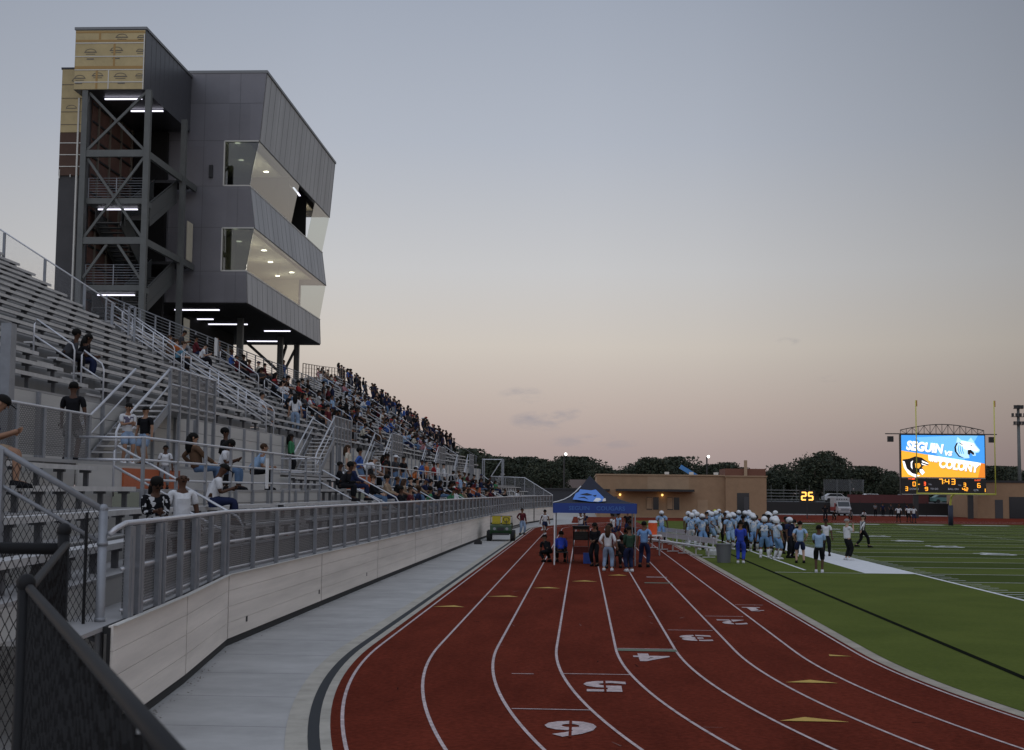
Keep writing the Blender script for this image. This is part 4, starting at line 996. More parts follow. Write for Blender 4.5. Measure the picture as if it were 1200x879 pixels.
for nm, x in (('speaker',38.95),('speaker',51.6)):
    mb = MB(); mb.box(x-.35,x+.35,SY+.1,SY+.6,9.6,10.3); sp_(mb, nm, M['black'])
mb = MB(); mb.box(38.3,52.2,SY+.2,SY+.4,10.56,10.68)
top = [(40.2+10.4*k/14, 11.1+.75*math.sin(math.pi*k/14)) for k in range(15)]
for (xa, za), (xb, zb) in zip(top, top[1:]): mb.beam((xa,SY+.3,za),(xb,SY+.3,zb),.1,.1)
for k, (xa, za) in enumerate(top):
    mb.beam((xa,SY+.3,10.65),(xa,SY+.3,za),.06,.06)
    if k < 14: mb.beam((xa,SY+.3,10.65) if k % 2 else (xa,SY+.3,za),(top[k+1][0],SY+.3,top[k+1][1]) if k % 2 else (top[k+1][0],SY+.3,10.65),.05,.05)
sp_(mb, 'arched_truss', M['darkmetal'])
for x in (42.0,48.8):
    mb = MB(); mb.box(x-.3,x+.3,SY+.1,SY+.6,0,3.0); sp_(mb, 'post', M['darkmetal'])
# goal posts
gp = thing('goal_post', 'yellow football goal post with a padded foot in front of the scoreboard', 'goal post', (35.5,133,0))
mb = MB(); mb.tube([(35.5,134.4,0),(35.5,134.4,2.2),(35.5,134.0,2.8),(35.5,133.1,3.02)], .10, 10); part(mb, 'gooseneck', M['goalyellow'], gp, True)
mb = MB(); mb.tube([(31.95,133,3.05),(39.45,133,3.05)], .085, 10); part(mb, 'crossbar', M['goalyellow'], gp, True)
for x in (32.0,39.4):
    mb = MB(); mb.tube([(x,133,3.0),(x,133,12.0)], .055, 8); part(mb, 'upright', M['goalyellow'], gp, True)
mb = MB(); mb.tube([(35.5,134.4,.02),(35.5,134.4,1.95)], .24, 12)
part(mb, 'foot_pad', M['navy'], gp, True)
for x in (32.0,39.4):
    mb = MB(); mb.box(x+.02,x+.14,132.99,133.0,11.4,12.0); part(mb, 'wind_ribbon', M['orange'], gp)

# ------------------------------------------------------------------ field house and far buildings
fh = thing('field_house', 'low tan masonry field house with dark canopy, wall lamps and a recessed doorway', 'building', (11.5,160,0))
def fp(mb, name, mats, smooth=False): return part(mb, name, mats, fh, smooth)
mb = MB(); mb.box(1.7,16.6,160.6,185,0,4.85); mb.box(16.6,21.3,160.0,185,0,4.80); fp(mb, 'wall', M['tan'])
mb = MB(); mb.box(1.6,16.59,160.5,185.1,4.86,5.02); mb.box(16.5,21.4,159.9,185.1,4.81,4.96); fp(mb, 'roof_edge', M['tan2'])
mb = MB(); mb.box(7.6,12.4,160.585,160.6,3.3,4.8); fp(mb, 'wall_bay', M['tan2'])
mb = MB(); mb.box(3.9,12.9,158.6,160.58,3.02,3.28); fp(mb, 'canopy', M['darkmetal'])
mb = MB(); mb.box(2.0,3.2,159.6,160.58,3.05,3.25); fp(mb, 'canopy', M['darkmetal'])
mb = MB(); mb.box(17.9,19.3,159.97,160.0,0,2.95); fp(mb, 'doorway', M['window_dark'])
mb = MB(); mb.box(18.7,19.25,159.95,159.97,0,2.5); fp(mb, 'door', M['doorgrey'])
for x in (8.2,10.6):
    wdw = MB(); wdw.box(x-.75,x+.75,160.56,160.597,.9,2.35); o = fp(wdw, 'window', M['window_dark'])
    fm = MB()
    for a in (-.75,0,.75): fm.box(x+a-.04-11.5,x+a+.04-11.5,.53,.56,.9,2.35)
    fm.box(x-.75-11.5,x-.1-11.5,.53,.565,1.0,2.3); fm.build('window_frame', M['tan2'], o)
mb = MB(); mb.box(3.4,4.1,160.56,160.6,0,2.4); fp(mb, 'door', M['doorgrey'])
mb = MB(); mb.box(13.4,14.6,160.56,160.6,.4,2.1); fp(mb, 'notice_panel', M['tan2'])
for x in (4.4,9.3,):
    mb = MB(); mb.sphere((x,160.4,2.62), .14, 10, 6); fp(mb, 'wall_lamp', mat('warm_lamp', (1,.62,.2), .4, emit=1.4), True)
    l_ = bpy.data.objects.new('lamp_light', bpy.data.lights.new('lamp_light', 'POINT')); COL.objects.link(l_); l_.location = (x,160.2,2.5); l_.data.energy = 2; l_.data.color = (1,.65,.3); l_.data.shadow_soft_size = .1
for x in (10.0,12.9,15.8):
    mb = MB(); mb.box(x-.25,x+.25,163,163.5,5.02,5.35); fp(mb, 'roof_vent', M['white_trim'])
rb = thing('small_building', 'tan block building behind the right upright of the goal post', 'building', (56,180,0))
mb = MB(); mb.box(51.0,70,180,195,0,4.6); part(mb, 'wall', M['tan'], rb); mb = MB(); mb.box(50.9,70.1,179.9,195.1,4.6,4.9); part(mb, 'roof_edge', M['darkmetal'], rb)
mb = MB(); mb.box(53.2,54.2,179.95,180,0,2.4); part(mb, 'door', M['doorgrey'], rb); mb = MB(); mb.box(55.0,57,179.95,180,0,2.8); part(mb, 'doorway', M['window_dark'], rb)
mb = MB(); mb.sphere((57.8,179.8,2.7),.15,8,6); part(mb, 'wall_lamp', M['lampdisc'], rb)
th = thing('tan_house', 'small pale house far behind the navy tent, half hidden by trees', 'house', (-4,258,0))
mb = MB(); mb.box(-7.5,1.0,256,262,0,3.6); part(mb, 'wall', mat('pale_wall', (.30,.22,.17), .85), th); mb = MB(); mb.prism([(255.5,3.6),(262.5,3.6),(259,5.2)], 'x', -7.9, 1.4); part(mb, 'roof', mat('brown_roof', (.14,.10,.085), .9), th)
dw = thing('dark_shed', 'long dark shed between the end of the stand and the field house', 'shed', (-3,205,0))
mb = MB(); mb.box(-9,1.5,204,212,0,3.2); part(mb, 'wall', mat('shed_wall', (.035,.035,.04), .8), dw); mb = MB(); mb.box(-9.2,1.7,203.8,212.2,3.2,3.4); part(mb, 'roof', M['darkmetal'], dw)
bl = thing('blue_boom', 'blue inclined boom arm showing above the field house roof', 'lift', (15.5,200,0))
mb = MB(); mb.beam((14.2,200,6.7),(17.2,200,4.9),.5,.6); part(mb, 'arm', mat('boom_blue', (.06,.22,.5), .5), bl); mb = MB(); mb.box(16.6,19.2,198.8,201,0,1.8); part(mb, 'base', M['darkmetal'], bl); mb = MB(); mb.beam((17.2,200,4.9),(17.8,200,1.7),.4,.5); part(mb, 'mast', mat('boom_blue_mast', (.06,.22,.5), .5), bl)
ob = thing('orange_building', 'reddish far building with a pale chimney beyond the field house roof', 'building', (27,230,0))
mb = MB(); mb.box(23.8,30.5,230,240,0,7.0); part(mb, 'wall', mat('rust_wall', (.16,.06,.035), .8), ob); mb = MB(); mb.box(26.9,27.4,229.6,230,5,8.4); part(mb, 'chimney', M['tan2'], ob)
# windscreen fence at the far end with strips above it
wf = thing('windscreen_fence', 'long dark windscreen fence along the far end of the track', 'fence', (40,194,0))
mb = MB(); mb.box(23.5,51,194,194.03,.1,1.75); part(mb, 'windscreen', M['black'], wf)
for x in frange(23.5,51,3.4):
    mb = MB(); mb.box(x-.04,x+.04,194.05,194.13,0,2.0); part(mb, 'post', M['darkmetal'], wf)
mb = MB(); mb.box(21.4,23.3,193,193.1,0,2.3); tag(mb.build('blue_gate', mat('gate_blue', (.06,.09,.17), .6)), 'dull blue gate panel between the field house and the windscreen fence', 'gate')
bb = thing('red_banner', 'long dull red banner hung behind the windscreen fence right of the ambulance', 'banner', (43,197,1.7))
mb = MB(); mb.box(37.6,49,197,197.05,1.7,2.9); part(mb, 'cloth', mat('banner_red', (.11,.03,.028), .8), bb)
gb = thing('bleacher_frame', 'low grey bleacher frame behind the play clock', 'bleacher', (30,204,0))
mb = MB()
for k in range(5): mb.box(22.5,34,204+.7*k,204.3+.7*k,1.6+.45*k,1.68+.45*k)
part(mb, 'benches', M['riser'], gb); mb = MB()
for x in frange(22.6,33.9,1.9): mb.box(x-.03,x+.03,207,207.06,0,4.2)
part(mb, 'frame', M['steel'], gb)
bs = thing('backstop', 'wire backstop screen standing behind the ambulance', 'fence', (40,215,0))
mb = MB(); mb.quad((37.5,215,3.4),(43.5,215,3.4),(43.5,214,5.2),(37.5,214,5.2)); part(mb, 'wire_mesh', chain_mat('backstop_mesh', (.2,.2,.21), .3, .05, 'X'), bs)
for x in (37.5,39.5,41.5,43.5):
    mb = MB(); mb.box(x-.06,x+.06,215,215.1,0,5.2); part(mb, 'post', M['steel'], bs)
# play clock
pc = thing('play_clock', 'black play clock showing 25 in amber lights on a thin post', 'clock', (26.45,163,0))
mb = MB(); mb.box(25.55,27.35,163,163.25,1.95,3.35); part(mb, 'cabinet', M['black'], pc)
mb = MB(); digit(mb,'2',26.05,162.99,2.65,.48,.86,.17,0); digit(mb,'5',26.85,162.99,2.65,.48,.86,.17,0); part(mb, 'digits', em('led_pale_amber', (1.0,.52,.10), 1.6), pc)
mb = MB(); mb.box(26.4,26.5,163.1,163.2,0,1.95); part(mb, 'post', M['darkmetal'], pc)
# flood light mast, far lamps
fm_ = thing('light_mast', 'tall floodlight mast at the right edge behind the scoreboard', 'light mast', (75.2,240,0))
mb = MB(); mb.tube([(75.2,240,0),(75.2,240,18.6)], [.36,.24], 10); part(mb, 'pole', M['steel'], fm_, True)
for z, wd in ((18.0,1.4),(16.6,2.2),(15.2,1.6)):
    mb = MB(); mb.box(75.2-wd/2-.1,75.2+wd/2+.1,239.6,240.2,z-.08,z); 
    for k in range(4): mb.box(75.2-wd/2+k*wd/3.3-.16,75.2-wd/2+k*wd/3.3+.16,239.3,239.7,z+.02,z+.55)
    part(mb, 'lamp_bank', M['darkmetal'], fm_)
for x, y, z, l in ((-2.7,220,8.9,'lamp post with a bright white lamp above the trees left of the tent'),(20.1,220,8.7,'lamp post with a bright white lamp above the field house roof')):
    t = thing('lamp_post', l, 'lamp post', (x,y,0)); mb = MB(); mb.tube([(x-.25,y,0),(x-.25,y,z-.05)], .12, 6); part(mb, 'pole', M['darkmetal'], t); mb = MB(); mb.sphere((x,y,z), .22, 8, 6); part(mb, 'lamp', mat('white_lamp', (1,.97,.9), .4, emit=4), t, True)
# ------------------------------------------------------------------ trees
LEAF = [mat('leaf_dark', (.022,.030,.016), .8, var=.4, vscale=1.5), mat('leaf_mid', (.034,.044,.022), .8, var=.4, vscale=1.5), mat('leaf_olive', (.045,.046,.022), .8, var=.35, vscale=1.5)]
BARK = mat('bark', (.06,.045,.035), .9)
def crown_mesh(seed, w_, h_, n):
    rnd = random.Random(seed); mb = MB(); lobes = []
    for k in range(9):
        a = rnd.uniform(0, 6.28); rr = rnd.uniform(.15,.62)*w_/2; lobes.append((rr*math.cos(a), rr*math.sin(a), rnd.uniform(.38,.88)*h_, rnd.uniform(.20,.36)*w_))
    lobes.append((0,0,.6*h_,.36*w_)); lobes.append((0,0,.86*h_,.22*w_))
    for _ in range(n):
        cx, cy, cz, r_ = rnd.choice(lobes)
        d = Vector((rnd.gauss(0,1), rnd.gauss(0,1), rnd.gauss(0,1))).normalized()*(r_*rnd.uniform(.55,1.08))
        p = Vector((cx+d.x, cy+d.y, min(h_, cz+d.z*.8)))
        if p.z < .16*h_: continue
        s_ = rnd.uniform(.10,.27)*w_/9
        n_ = Vector((rnd.gauss(0,1), rnd.gauss(0,1), rnd.gauss(0,1)+.4)).normalized(); u = n_.orthogonal().normalized(); v_ = n_.cross(u)
        a = rnd.uniform(0,6.28); u, v_ = u*math.cos(a)+v_*math.sin(a), v_*math.cos(a)-u*math.sin(a)
        mb.quad(p-u*s_*1.3, p-v_*s_*.7, p+u*s_*1.3, p+v_*s_*.7, rnd.choice((0,0,1,1,2)))
    return mb.mesh('crown', LEAF)
def trunk_mesh(seed, w_, h_):
    rnd = random.Random(seed); mb = MB(); mb.tube([(0,0,0),(.05*w_*.3,0,.25*h_),(0,.02*w_,.5*h_),(0,0,.75*h_)], [.05*w_,.042*w_,.03*w_,.012*w_], 7)
    for k in range(6):
        a = k*1.05+rnd.uniform(-.3,.3); z = rnd.uniform(.25,.45)*h_
        mb.tube([(0,0,z),(.2*w_*math.cos(a),.2*w_*math.sin(a),z+.18*h_),(.34*w_*math.cos(a),.34*w_*math.sin(a),z+.36*h_)], [.022*w_,.014*w_,.005*w_], 5)
    return mb.mesh('trunk', BARK)
TV = [(crown_mesh(s, 9, h_, 6500), trunk_mesh(s, 9, h_)) for s, h_ in ((1,8.5),(2,9.5),(3,10.5),(4,9))]
def skyline(x):  # tree top height read off the photograph's skyline at y = 270
    return lerp([(-26,11.6),(-20,11.2),(-16,9.4),(-12,9.9),(-6,9.8),(0,9.6),(4,8.6),(6.5,7.6),(9,7.8),(12,9.8),(18,9.6),(21,7.6),(26,8.9),(30,8.9),(33,7.4),(37,7.3),(40,9.7),(46,10.9),(50,10.6),(55,9.9),(59,7.6),(63,6.6),(70,8.2),(80,8.8),(92,8.2)], x)
rnd = random.Random(5)
tx = -30.0; k = 0
while tx < 96:
    y = rnd.uniform(245,285); h_ = skyline(tx*270/y)*1.0+ (y-270)*.02
    h_ = 2.9+(h_-2.9)*y/272*rnd.uniform(.86,1.0); v = rnd.randrange(4); base = (8.5,9.5,10.5,9)[v]
    where = ('behind the far end of the grandstand' if tx < -12 else 'behind the navy tent' if tx < 3 else 'behind the field house' if tx < 31 else 'behind the play clock' if tx < 40 else 'behind the ambulance' if tx < 58 else 'behind the scoreboard' if tx < 74 else 'behind the right upright and light mast')
    tree = thing('tree', f'dark bushy tree standing {where}', 'tree', (tx,y,-.05), rnd.uniform(0,6.28), f'trees {where}')
    s_ = h_/base*1.02; ws = s_*rnd.uniform(.95,1.25); tree.scale = (ws,ws,s_)
    for nm, me in (('crown',TV[v][0]),('trunk',TV[v][1])):
        o = bpy.data.objects.new(nm, me); COL.objects.link(o); o.parent = tree
    tx += rnd.uniform(1.7,3.0)
# a second, lower row of shrubs closing the view under the crowns
hd = MB(); rnd = random.Random(9)
for _ in range(14000):
    x = rnd.uniform(-40,105); y = rnd.uniform(288,296); z = rnd.uniform(0,5.2)
    s_ = rnd.uniform(.2,.5); n_ = Vector((rnd.gauss(0,1), rnd.gauss(0,1), rnd.gauss(0,1))).normalized(); u = n_.orthogonal().normalized(); v_ = n_.cross(u); p = Vector((x,y,z))
    hd.quad(p-u*s_*1.3, p-v_*s_*.8, p+u*s_*1.3, p+v_*s_*.8, rnd.choice((0,0,1)))
tag(hd.build('woodland', LEAF), 'dark mass of undergrowth closing the view below the far tree crowns', 'woodland', kind='stuff')

# ------------------------------------------------------------------ tent
tn = thing('canopy_tent', 'navy and blue pop-up canopy tent with a cat head emblem standing on the track', 'tent', (.55,55.9,0))
tx0, tx1, ty0, ty1, ze, zb_, zp = -1.15, 2.15, 54.3, 57.6, 2.45, 2.06, 3.56
pk = Vector((.30,55.95,zp)); cs = [Vector((tx0,ty0,ze)),Vector((tx1,ty0,ze)),Vector((tx1,ty1,ze)),Vector((tx0,ty1,ze))]
mb = MB()
for a, c in zip(cs, cs[1:]+cs[:1]):
    n = 6; rows_ = []
    for i in range(n+1):
        t_ = i/n; e = t_**1.0; zc = -.26*math.sin(math.pi*t_)
        rows_.append((a.lerp(pk, e)+Vector((0,0,zc)), c.lerp(pk, e)+Vector((0,0,zc))))
    for (p, q_), (p2, q2_) in zip(rows_, rows_[1:]): mb.quad(p, q_, q2_, p2)
part(mb, 'roof', M['tentnavy'], tn)
mb = MB()
for a, c in zip(cs, cs[1:]+cs[:1]):
    d = (c-a).normalized(); o_ = Vector((d.y,-d.x,0))*.012
    mb.add([a+o_, c+o_, c+o_-Vector((0,0,ze-zb_)), a+o_-Vector((0,0,ze-zb_)), a-o_, c-o_, c-o_-Vector((0,0,ze-zb_)), a-o_-Vector((0,0,ze-zb_))], [(0,1,2,3),(4,7,6,5),(0,4,5,1),(3,2,6,7)])
part(mb, 'valance', M['tentblue'], tn)
for wd_, xo in (('SEGUIN',-.62),('COUGARS',.62)):
    v, f = text_mesh(wd_, .23, 0, bold=.004); mb = MB()
    mb.add([((tx0+tx1)/2+xo+q.x*1.05, ty0-.022, (ze+zb_)/2-.01+q.y) for q in v], f)
    part(mb, 'valance_lettering', mat('lettering_blue', (.06,.15,.42), .8), tn)
# emblem on the front roof face
fn = (pk-Vector((.5,ty0,ze))).normalized()
def TP(u, w_, lay):   # u along x (m from peak), w_ 0..1 up the face
    t_ = w_; p = Vector((0,ty0,ze)).lerp(Vector((0,pk.y,zp)), t_); return (pk.x+u, p.y-.02-.01*lay, p.z-(.033+.19*(t_-.04)/.62)+.03+.010*lay)
mb = MB()
for pts_, lay, mi in (([(-.62,.14),(-.40,.12),(.0,.06),(.32,.04),(.52,.10),(.50,.24),(.34,.42),(.22,.56),(.05,.52),(-.15,.54),(-.36,.56),(-.40,.46),(-.52,.38)],0,0),
        ([(.12,.06),(.30,.05),(.42,.12),(.36,.20),(.22,.20)],1,1),([(-.36,.34),(-.1,.40),(.1,.32),(-.1,.30)],1,2),([(-.45,.2),(-.2,.25),(-.05,.14),(-.2,.2)],1,2),([(.1,.3),(.25,.33),(.2,.25)],1,2),([(.45,.06),(.58,.08),(.56,.2),(.47,.16)],1,3)):
    n = len(pts_); c_ = (sum(p[0] for p in pts_)/n, sum(p[1] for p in pts_)/n)
    mb.poly([TP(u*1.1, w_*1.2, lay) for u, w_ in pts_], mi)
part(mb, 'cat_emblem', [M['tentsky'], M['white'], M['tentnavy'], M['panel']], tn)
mb = MB()
for a in (cs[0],): 
    pts_ = [a.lerp(pk, t_)+Vector((-.0,-.015,-.26*math.sin(math.pi*t_)+.025)) for t_ in (0,.15,.3,.45,.6,.75)]; mb.tube(pts_, .022, 5)
part(mb, 'white_piping', M['white'], tn)
for c in cs:
    mb = MB(); mb.box(c.x-.025+(.06 if c.x < 0 else -.06),c.x+.025+(.06 if c.x < 0 else -.06),c.y-.025+(.05 if c.y < 56 else -.05),c.y+.025+(.05 if c.y < 56 else -.05),0,2.4); part(mb, 'leg', M['white'] if c.y < 56 and c.x < 0 else M['galv'], tn)
# ------------------------------------------------------------------ utility cart
gt = thing('utility_cart', 'green and yellow utility cart parked on the concrete walk beside the front wall', 'utility cart', (-4.75,80.6,0), R(182))
def gp_(mb, name, m, smooth=False, parent=None): return mb.build(name, m, parent or gt, smooth)
mb = MB(); mb.prism([(-1.3,.42),(1.25,.42),(1.3,.62),(1.25,.92),(.35,.95),(.3,.62),(-.35,.62),(-.4,.98),(-1.3,.98)], 'x', -.62, .62); gp_(mb, 'body', M['gatorgreen'])
mb = MB(); mb.box(-.66,.66,-1.42,-.25,.72,1.02); gp_(mb, 'cargo_box', M['gatorgreen'])
mb = MB(); mb.box(-.60,.60,-1.44,-1.40,.60,.70); mb.box(-.45,.45,-1.46,-1.42,.30,.42); gp_(mb, 'bumper', M['darkmetal']); mb = MB(); mb.box(-.2,.2,1.285,1.31,.62,.80); mb.box(-.5,.5,1.27,1.36,.36,.48); gp_(mb, 'grille', M['darkmetal'])
for s_ in (-1,1):
    mb = MB(); mb.box(s_*.29-.25,s_*.29+.25,-.12,.32,.98,1.10); mb.box(s_*.29-.25,s_*.29+.25,-.20,-.10,1.05,1.42); gp_(mb, 'seat', M['gatoryellow'])
    for y in (-.92,.88):
        mb = MB(); r_ = .30; mb.tube([(s_*.55,y,r_),(s_*.82,y,r_)], r_, 16); wl = gp_(mb, 'wheel', M['tyre'])
        mb = MB(); mb.tube([(s_*.825,y,r_),(s_*.83,y,r_)], .15, 12); mb.build('rim', M['gatoryellow'], wl)
    mb = MB(); mb.tube([(s_*.52,-1.465,.84),(s_*.52,-1.43,.84)], .06, 8); gp_(mb, 'tail_lamp', M['red'])
    mb = MB(); mb.tube([(s_*.36,1.27,.72),(s_*.36,1.315,.72)], .085, 12); gp_(mb, 'headlight', M['galv'])
mb = MB(); mb.tube([(-.62,-.22,.95),(-.62,-.22,1.42),(.62,-.22,1.42),(.62,-.22,.95)], .03, 6); gp_(mb, 'seat_bar', M['darkmetal'])
mb = MB(); mb.tube([(-.32,.62,1.0),(-.30,.42,1.22)], .02, 6); 
for k in range(12):
    a, c = 2*math.pi*k/12, 2*math.pi*(k+1)/12; mb.beam((-.30+.17*math.cos(a),.41+.06*math.sin(a),1.24+.14*math.sin(a)),(-.30+.17*math.cos(c),.41+.06*math.sin(c),1.24+.14*math.sin(c)),.03,.03)
gp_(mb, 'steering_wheel', M['darkmetal'])
mb = MB(); mb.box(-.4,-.05,-1.1,-.6,1.02,1.3); gp_(mb, 'yellow_crate', M['gatoryellow'])
mb = MB(); mb.box(-.21,.21,-.15,.15,0,.16); mb.box(-.15,.15,-.1,.1,.16,.24); tag(mb.build('black_case', M['darkmetal'], loc=(-5.65,74.6,0)), 'small black case lying on the concrete walk in front of the utility cart', 'case')
mb = MB(); mb.box(-.55,.55,-.5,.5,.15,1.35); mb.box(-.5,.5,-.56,-.5,.4,1.25); 
for a in (-.4,.4): mb.box(a-.06,a+.06,-.3,.3,0,.15)
tag(mb.build('equipment_cabinet', M['black'], loc=(-5.0,128,0)), 'tall black equipment cabinet at the far end of the concrete walk', 'cabinet')
mb = MB(); mb.tube([(-5.5,95,.06),(-5.45,104,.06),(-5.1,112,.06),(-4.9,121,.06),(-5.0,127.4,.2)], .09, 6); tag(mb.build('cable_cover', M['black']), 'thick black cable bundle running along the walk to the black cabinet', 'cable')
def cone(x, y, l):
    t = thing('traffic_cone', l, 'cone', (x,y,.02)); mb = MB(); mb.tube([(0,0,.03),(0,0,.9)], [.17,.03], 12); part(mb, 'cone_body', M['white'], t, True) if False else mb.build('cone_body', M['white'], t, True)
    mb = MB(); mb.box(-.22,.22,-.22,.22,0,.03); mb.build('base', M['white'], t)
cone(-2.85,102.5,'white cone on the track beside the tent pole, nearer of the two'); cone(-3.4,113,'white cone on the track beside the tent pole, farther of the two')

# ------------------------------------------------------------------ sideline things
def bench(x0, y0, x1, y1, l, back):
    d = Vector((x1-x0,y1-y0,0)); Ln = d.length; t = thing('team_bench', l, 'bench', ((x0+x1)/2,(y0+y1)/2,.024), math.atan2(d.y,d.x), 'aluminium team benches')
    h = Ln/2; mb = MB(); mb.box(-h,h,-.18,.18,.42,.47); mb.build('seat', M['rail'], t)
    if back: mb = MB(); mb.box(-h,h,.22,.25,.62,.86); mb.build('backrest', M['rail'], t)
    for x in frange(-h+.5,h-.5,2.2):
        mb = MB(); mb.beam((x,-.28,.02),(x,.3,.02),.05,.04); mb.beam((x,0,.02),(x,0,.42),.06,.06); 
        if back: mb.beam((x,.2,.42),(x,.24,.86),.05,.04)
        mb.build('leg', M['rail'], t)
bench(3.55,72.4,5.75,61.4,'long aluminium bench lying slanted across the inner lanes, nearest of its pair',True)
bench(3.75,84.0,5.55,74.5,'long aluminium bench farther up the inner lanes behind the nearest one',True)
t = thing('trash_bin', 'dark grey round bin beside the person in blue scrubs', 'bin', (5.9,57.7,.024))
mb = MB(); mb.tube([(0,0,0),(0,0,.75)], [.27,.33], 18); mb.build('bin_body', M['plasticgrey'], t, False); mb = MB(); mb.tube([(0,0,.72),(0,0,.78)], .35, 18); mb.build('rim', M['plasticgrey'], t)
t = thing('drink_cooler', 'orange round drink cooler with white lid on the bench by the blue shirted man', 'cooler', (3.25,63.5,.95))
mb = MB(); mb.tube([(0,0,.02),(0,0,.56)], [.19,.21], 16); mb.build('cooler_body', M['orangebright'], t); mb = MB(); mb.tube([(0,0,.56),(0,0,.66)], [.22,.18], 16); mb.build('lid', M['white'], t)
t = thing('folding_table', 'white folding table on the track carrying the orange cooler', 'table', (2.75,63.5,.024))
mb = MB(); mb.box(-.9,.9,-.38,.38,.88,.93); mb.build('tabletop', M['white'], t)
for x in (-.8,.8):
    for y in (-.3,.3):
        mb = MB(); mb.tube([(x,y,0),(x,y,.88)], .018, 6); mb.build('leg', M['galv'], t)
t = thing('equipment_stand', 'black monitor stand with a boxy screen beside the woman in black', 'stand', (-.05,57.5,.024))
mb = MB(); mb.box(-.34,.34,-.05,.05,1.30,1.42); mb.box(-.36,.36,-.3,.3,1.42,1.46); mb.build('tray', M['black'], t)
mb = MB(); mb.box(-.33,.33,-.02,.06,.86,1.22); mb.box(-.3,.3,-.1,-.02,.9,1.0); mb.build('monitor', M['black'], t)
for s_ in (-.31,.31):
    mb = MB(); mb.box(s_-.02,s_+.02,-.25,.25,.0,.04); mb.box(s_-.02,s_+.02,-.02,.02,0,1.42); mb.build('leg', M['darkmetal'], t)
mb = MB(); mb.box(-.3,.3,-.2,.2,.28,.60); mb.build('red_bag', mat('bag_red', (.12,.02,.015), .8), t)
mb = MB(); mb.box(-.2,.2,-.15,.15,0,.42); mb.box(-.08,.08,-.17,-.15,.1,.3); tag(mb.build('blue_bag', M['tentblue'], loc=(.25,55.6,.024)), 'small blue bag on the track beside the woman in black', 'bag')
def chair(x, y, rz, l, m):
    t = thing('camp_chair', l, 'chair', (x,y,.024), rz)
    mb = MB(); mb.box(-.27,.27,-.25,.25,.42,.46); mb.build('seat', m, t); mb = MB(); mb.box(-.27,.27,-.29,-.25,.46,.98); mb.build('backrest', m, t)
    for a in (-.27,.27):
        for b_ in (-.25,.25):
            mb = MB(); mb.beam((a,b_,0),(a,-b_*.3,.46),.025,.025); mb.build('leg', M['darkmetal'], t)
chair(1.55,53.2,R(175),'black folding camp chair between the woman in white and the dark jacketed person', M['black'])
mb = MB(); mb.poly([(1.42,53.52,.78),(1.52,53.52,.70),(1.6,53.52,.78),(1.72,53.52,.82),(1.62,53.52,.70),(1.52,53.52,.64)]); tag(mb.build('chair_logo', M['white'], ), 'white mark', 'mark') if False else None
chair(-.85,55.6,R(185),'dark folding chair under the person in the bright blue top', M['darkmetal'])
mb = MB()
for k in range(6):
    a = k*1.05; mb.sphere((.22*math.cos(a),.22*math.sin(a),.14), .14, 8, 5)
mb.sphere((0,0,.26), .15, 8, 5); mb.tube([(0,0,0),(0,0,.2)], .34, 12)
tag(mb.build('ball_rack', mat('ball_white', (.5,.5,.48), .6), loc=(6.1,64.5,.024)), 'heap of pale practice balls on the grass in front of the players', 'balls')

# ------------------------------------------------------------------ ambulance and far cars
am = thing('ambulance', 'red and white fire department ambulance parked behind the far end windscreen', 'ambulance', (35.6,189.5,0))
AW = mat('ambulance_white', (.42,.41,.41), .45); am.scale = (.9,.9,.9)
def ap(mb, n, m, sm=False): return mb.build(n, m, am, sm)
mb = MB(); mb.prism([(-2.6,.5),(0,.5),(0,2.75),(-2.6,2.75)], 'x', 0, 0) if False else None
mb = MB(); mb.box(-1.15,1.15,.9,4.4,.55,2.75); mb.box(-1.1,1.1,.86,.9,2.3,2.7); ap(mb, 'box_body', AW)
mb = MB(); mb.prism([(-1.5,.45),(.9,.45),(.9,2.15),(-.1,2.1),(-.75,1.35),(-1.5,1.15)], 'x', -.95, .95); ap(mb, 'cab', AW)
mb = MB(); mb.prism([(-.70,1.42),(-.12,2.06),(-.14,2.08),(-.73,1.43)], 'x', -.86, .86); ap(mb, 'windscreen', M['window_dark'])
mb = MB(); mb.box(-1.16,-.96,.88,4.4,.7,1.3); mb.box(-1.17,-.2,.84,.9,.7,1.9); ap(mb, 'red_stripe', M['red'])
mb = MB(); mb.box(-.6,.6,-1.54,-1.50,.75,1.1); ap(mb, 'grille', M['galv'])
for s_ in (-1,1):
    mb = MB(); mb.box(s_*.78-.12,s_*.78+.12,-1.53,-1.49,.85,1.08); ap(mb, 'headlight', M['rail'])
    mb = MB(); mb.box(s_*1.1-.1,s_*1.1+.1,-.3,-.2,1.4,1.75); ap(mb, 'mirror', M['darkmetal'])
    for y in (-.9,3.4):
        mb = MB(); mb.tube([(s_*.7,y,.4),(s_*1.0,y,.4)], .4, 14); ap(mb, 'wheel', M['tyre'])
for k in range(5):
    mb = MB(); mb.box(-.75+.36*k-.10,-.75+.36*k+.10,.83,.86,2.4,2.55); ap(mb, 'beacon', M['window_dark'])
mb = MB(); mb.box(-1.0,1.0,-1.58,-1.5,.4,.6); ap(mb, 'bumper', M['galv'])
def car(x, y, l, m, rz):
    t = thing('parked_car', l, 'car', (x,y,0), rz, 'cars parked beyond the far fence')
    mb = MB(); mb.prism([(-2.2,.3),(2.2,.3),(2.25,.75),(1.3,.9),(.7,1.4),(-1.2,1.42),(-1.9,.95),(-2.2,.9)], 'y', -.85, .85); mb.build('body', m, t)
    mb = MB(); mb.prism([(1.15,.93),(.65,1.33),(-1.1,1.35),(-1.65,.95)], 'y', -.87, .87); mb.build('windows', M['window_dark'], t)
    for a in (-1.35,1.35):
        for b_ in (-.8,.8):
            mb = MB(); mb.tube([(a,b_-.1,.32),(a,b_+.1,.32)], .32, 12); mb.build('wheel', M['tyre'], t)
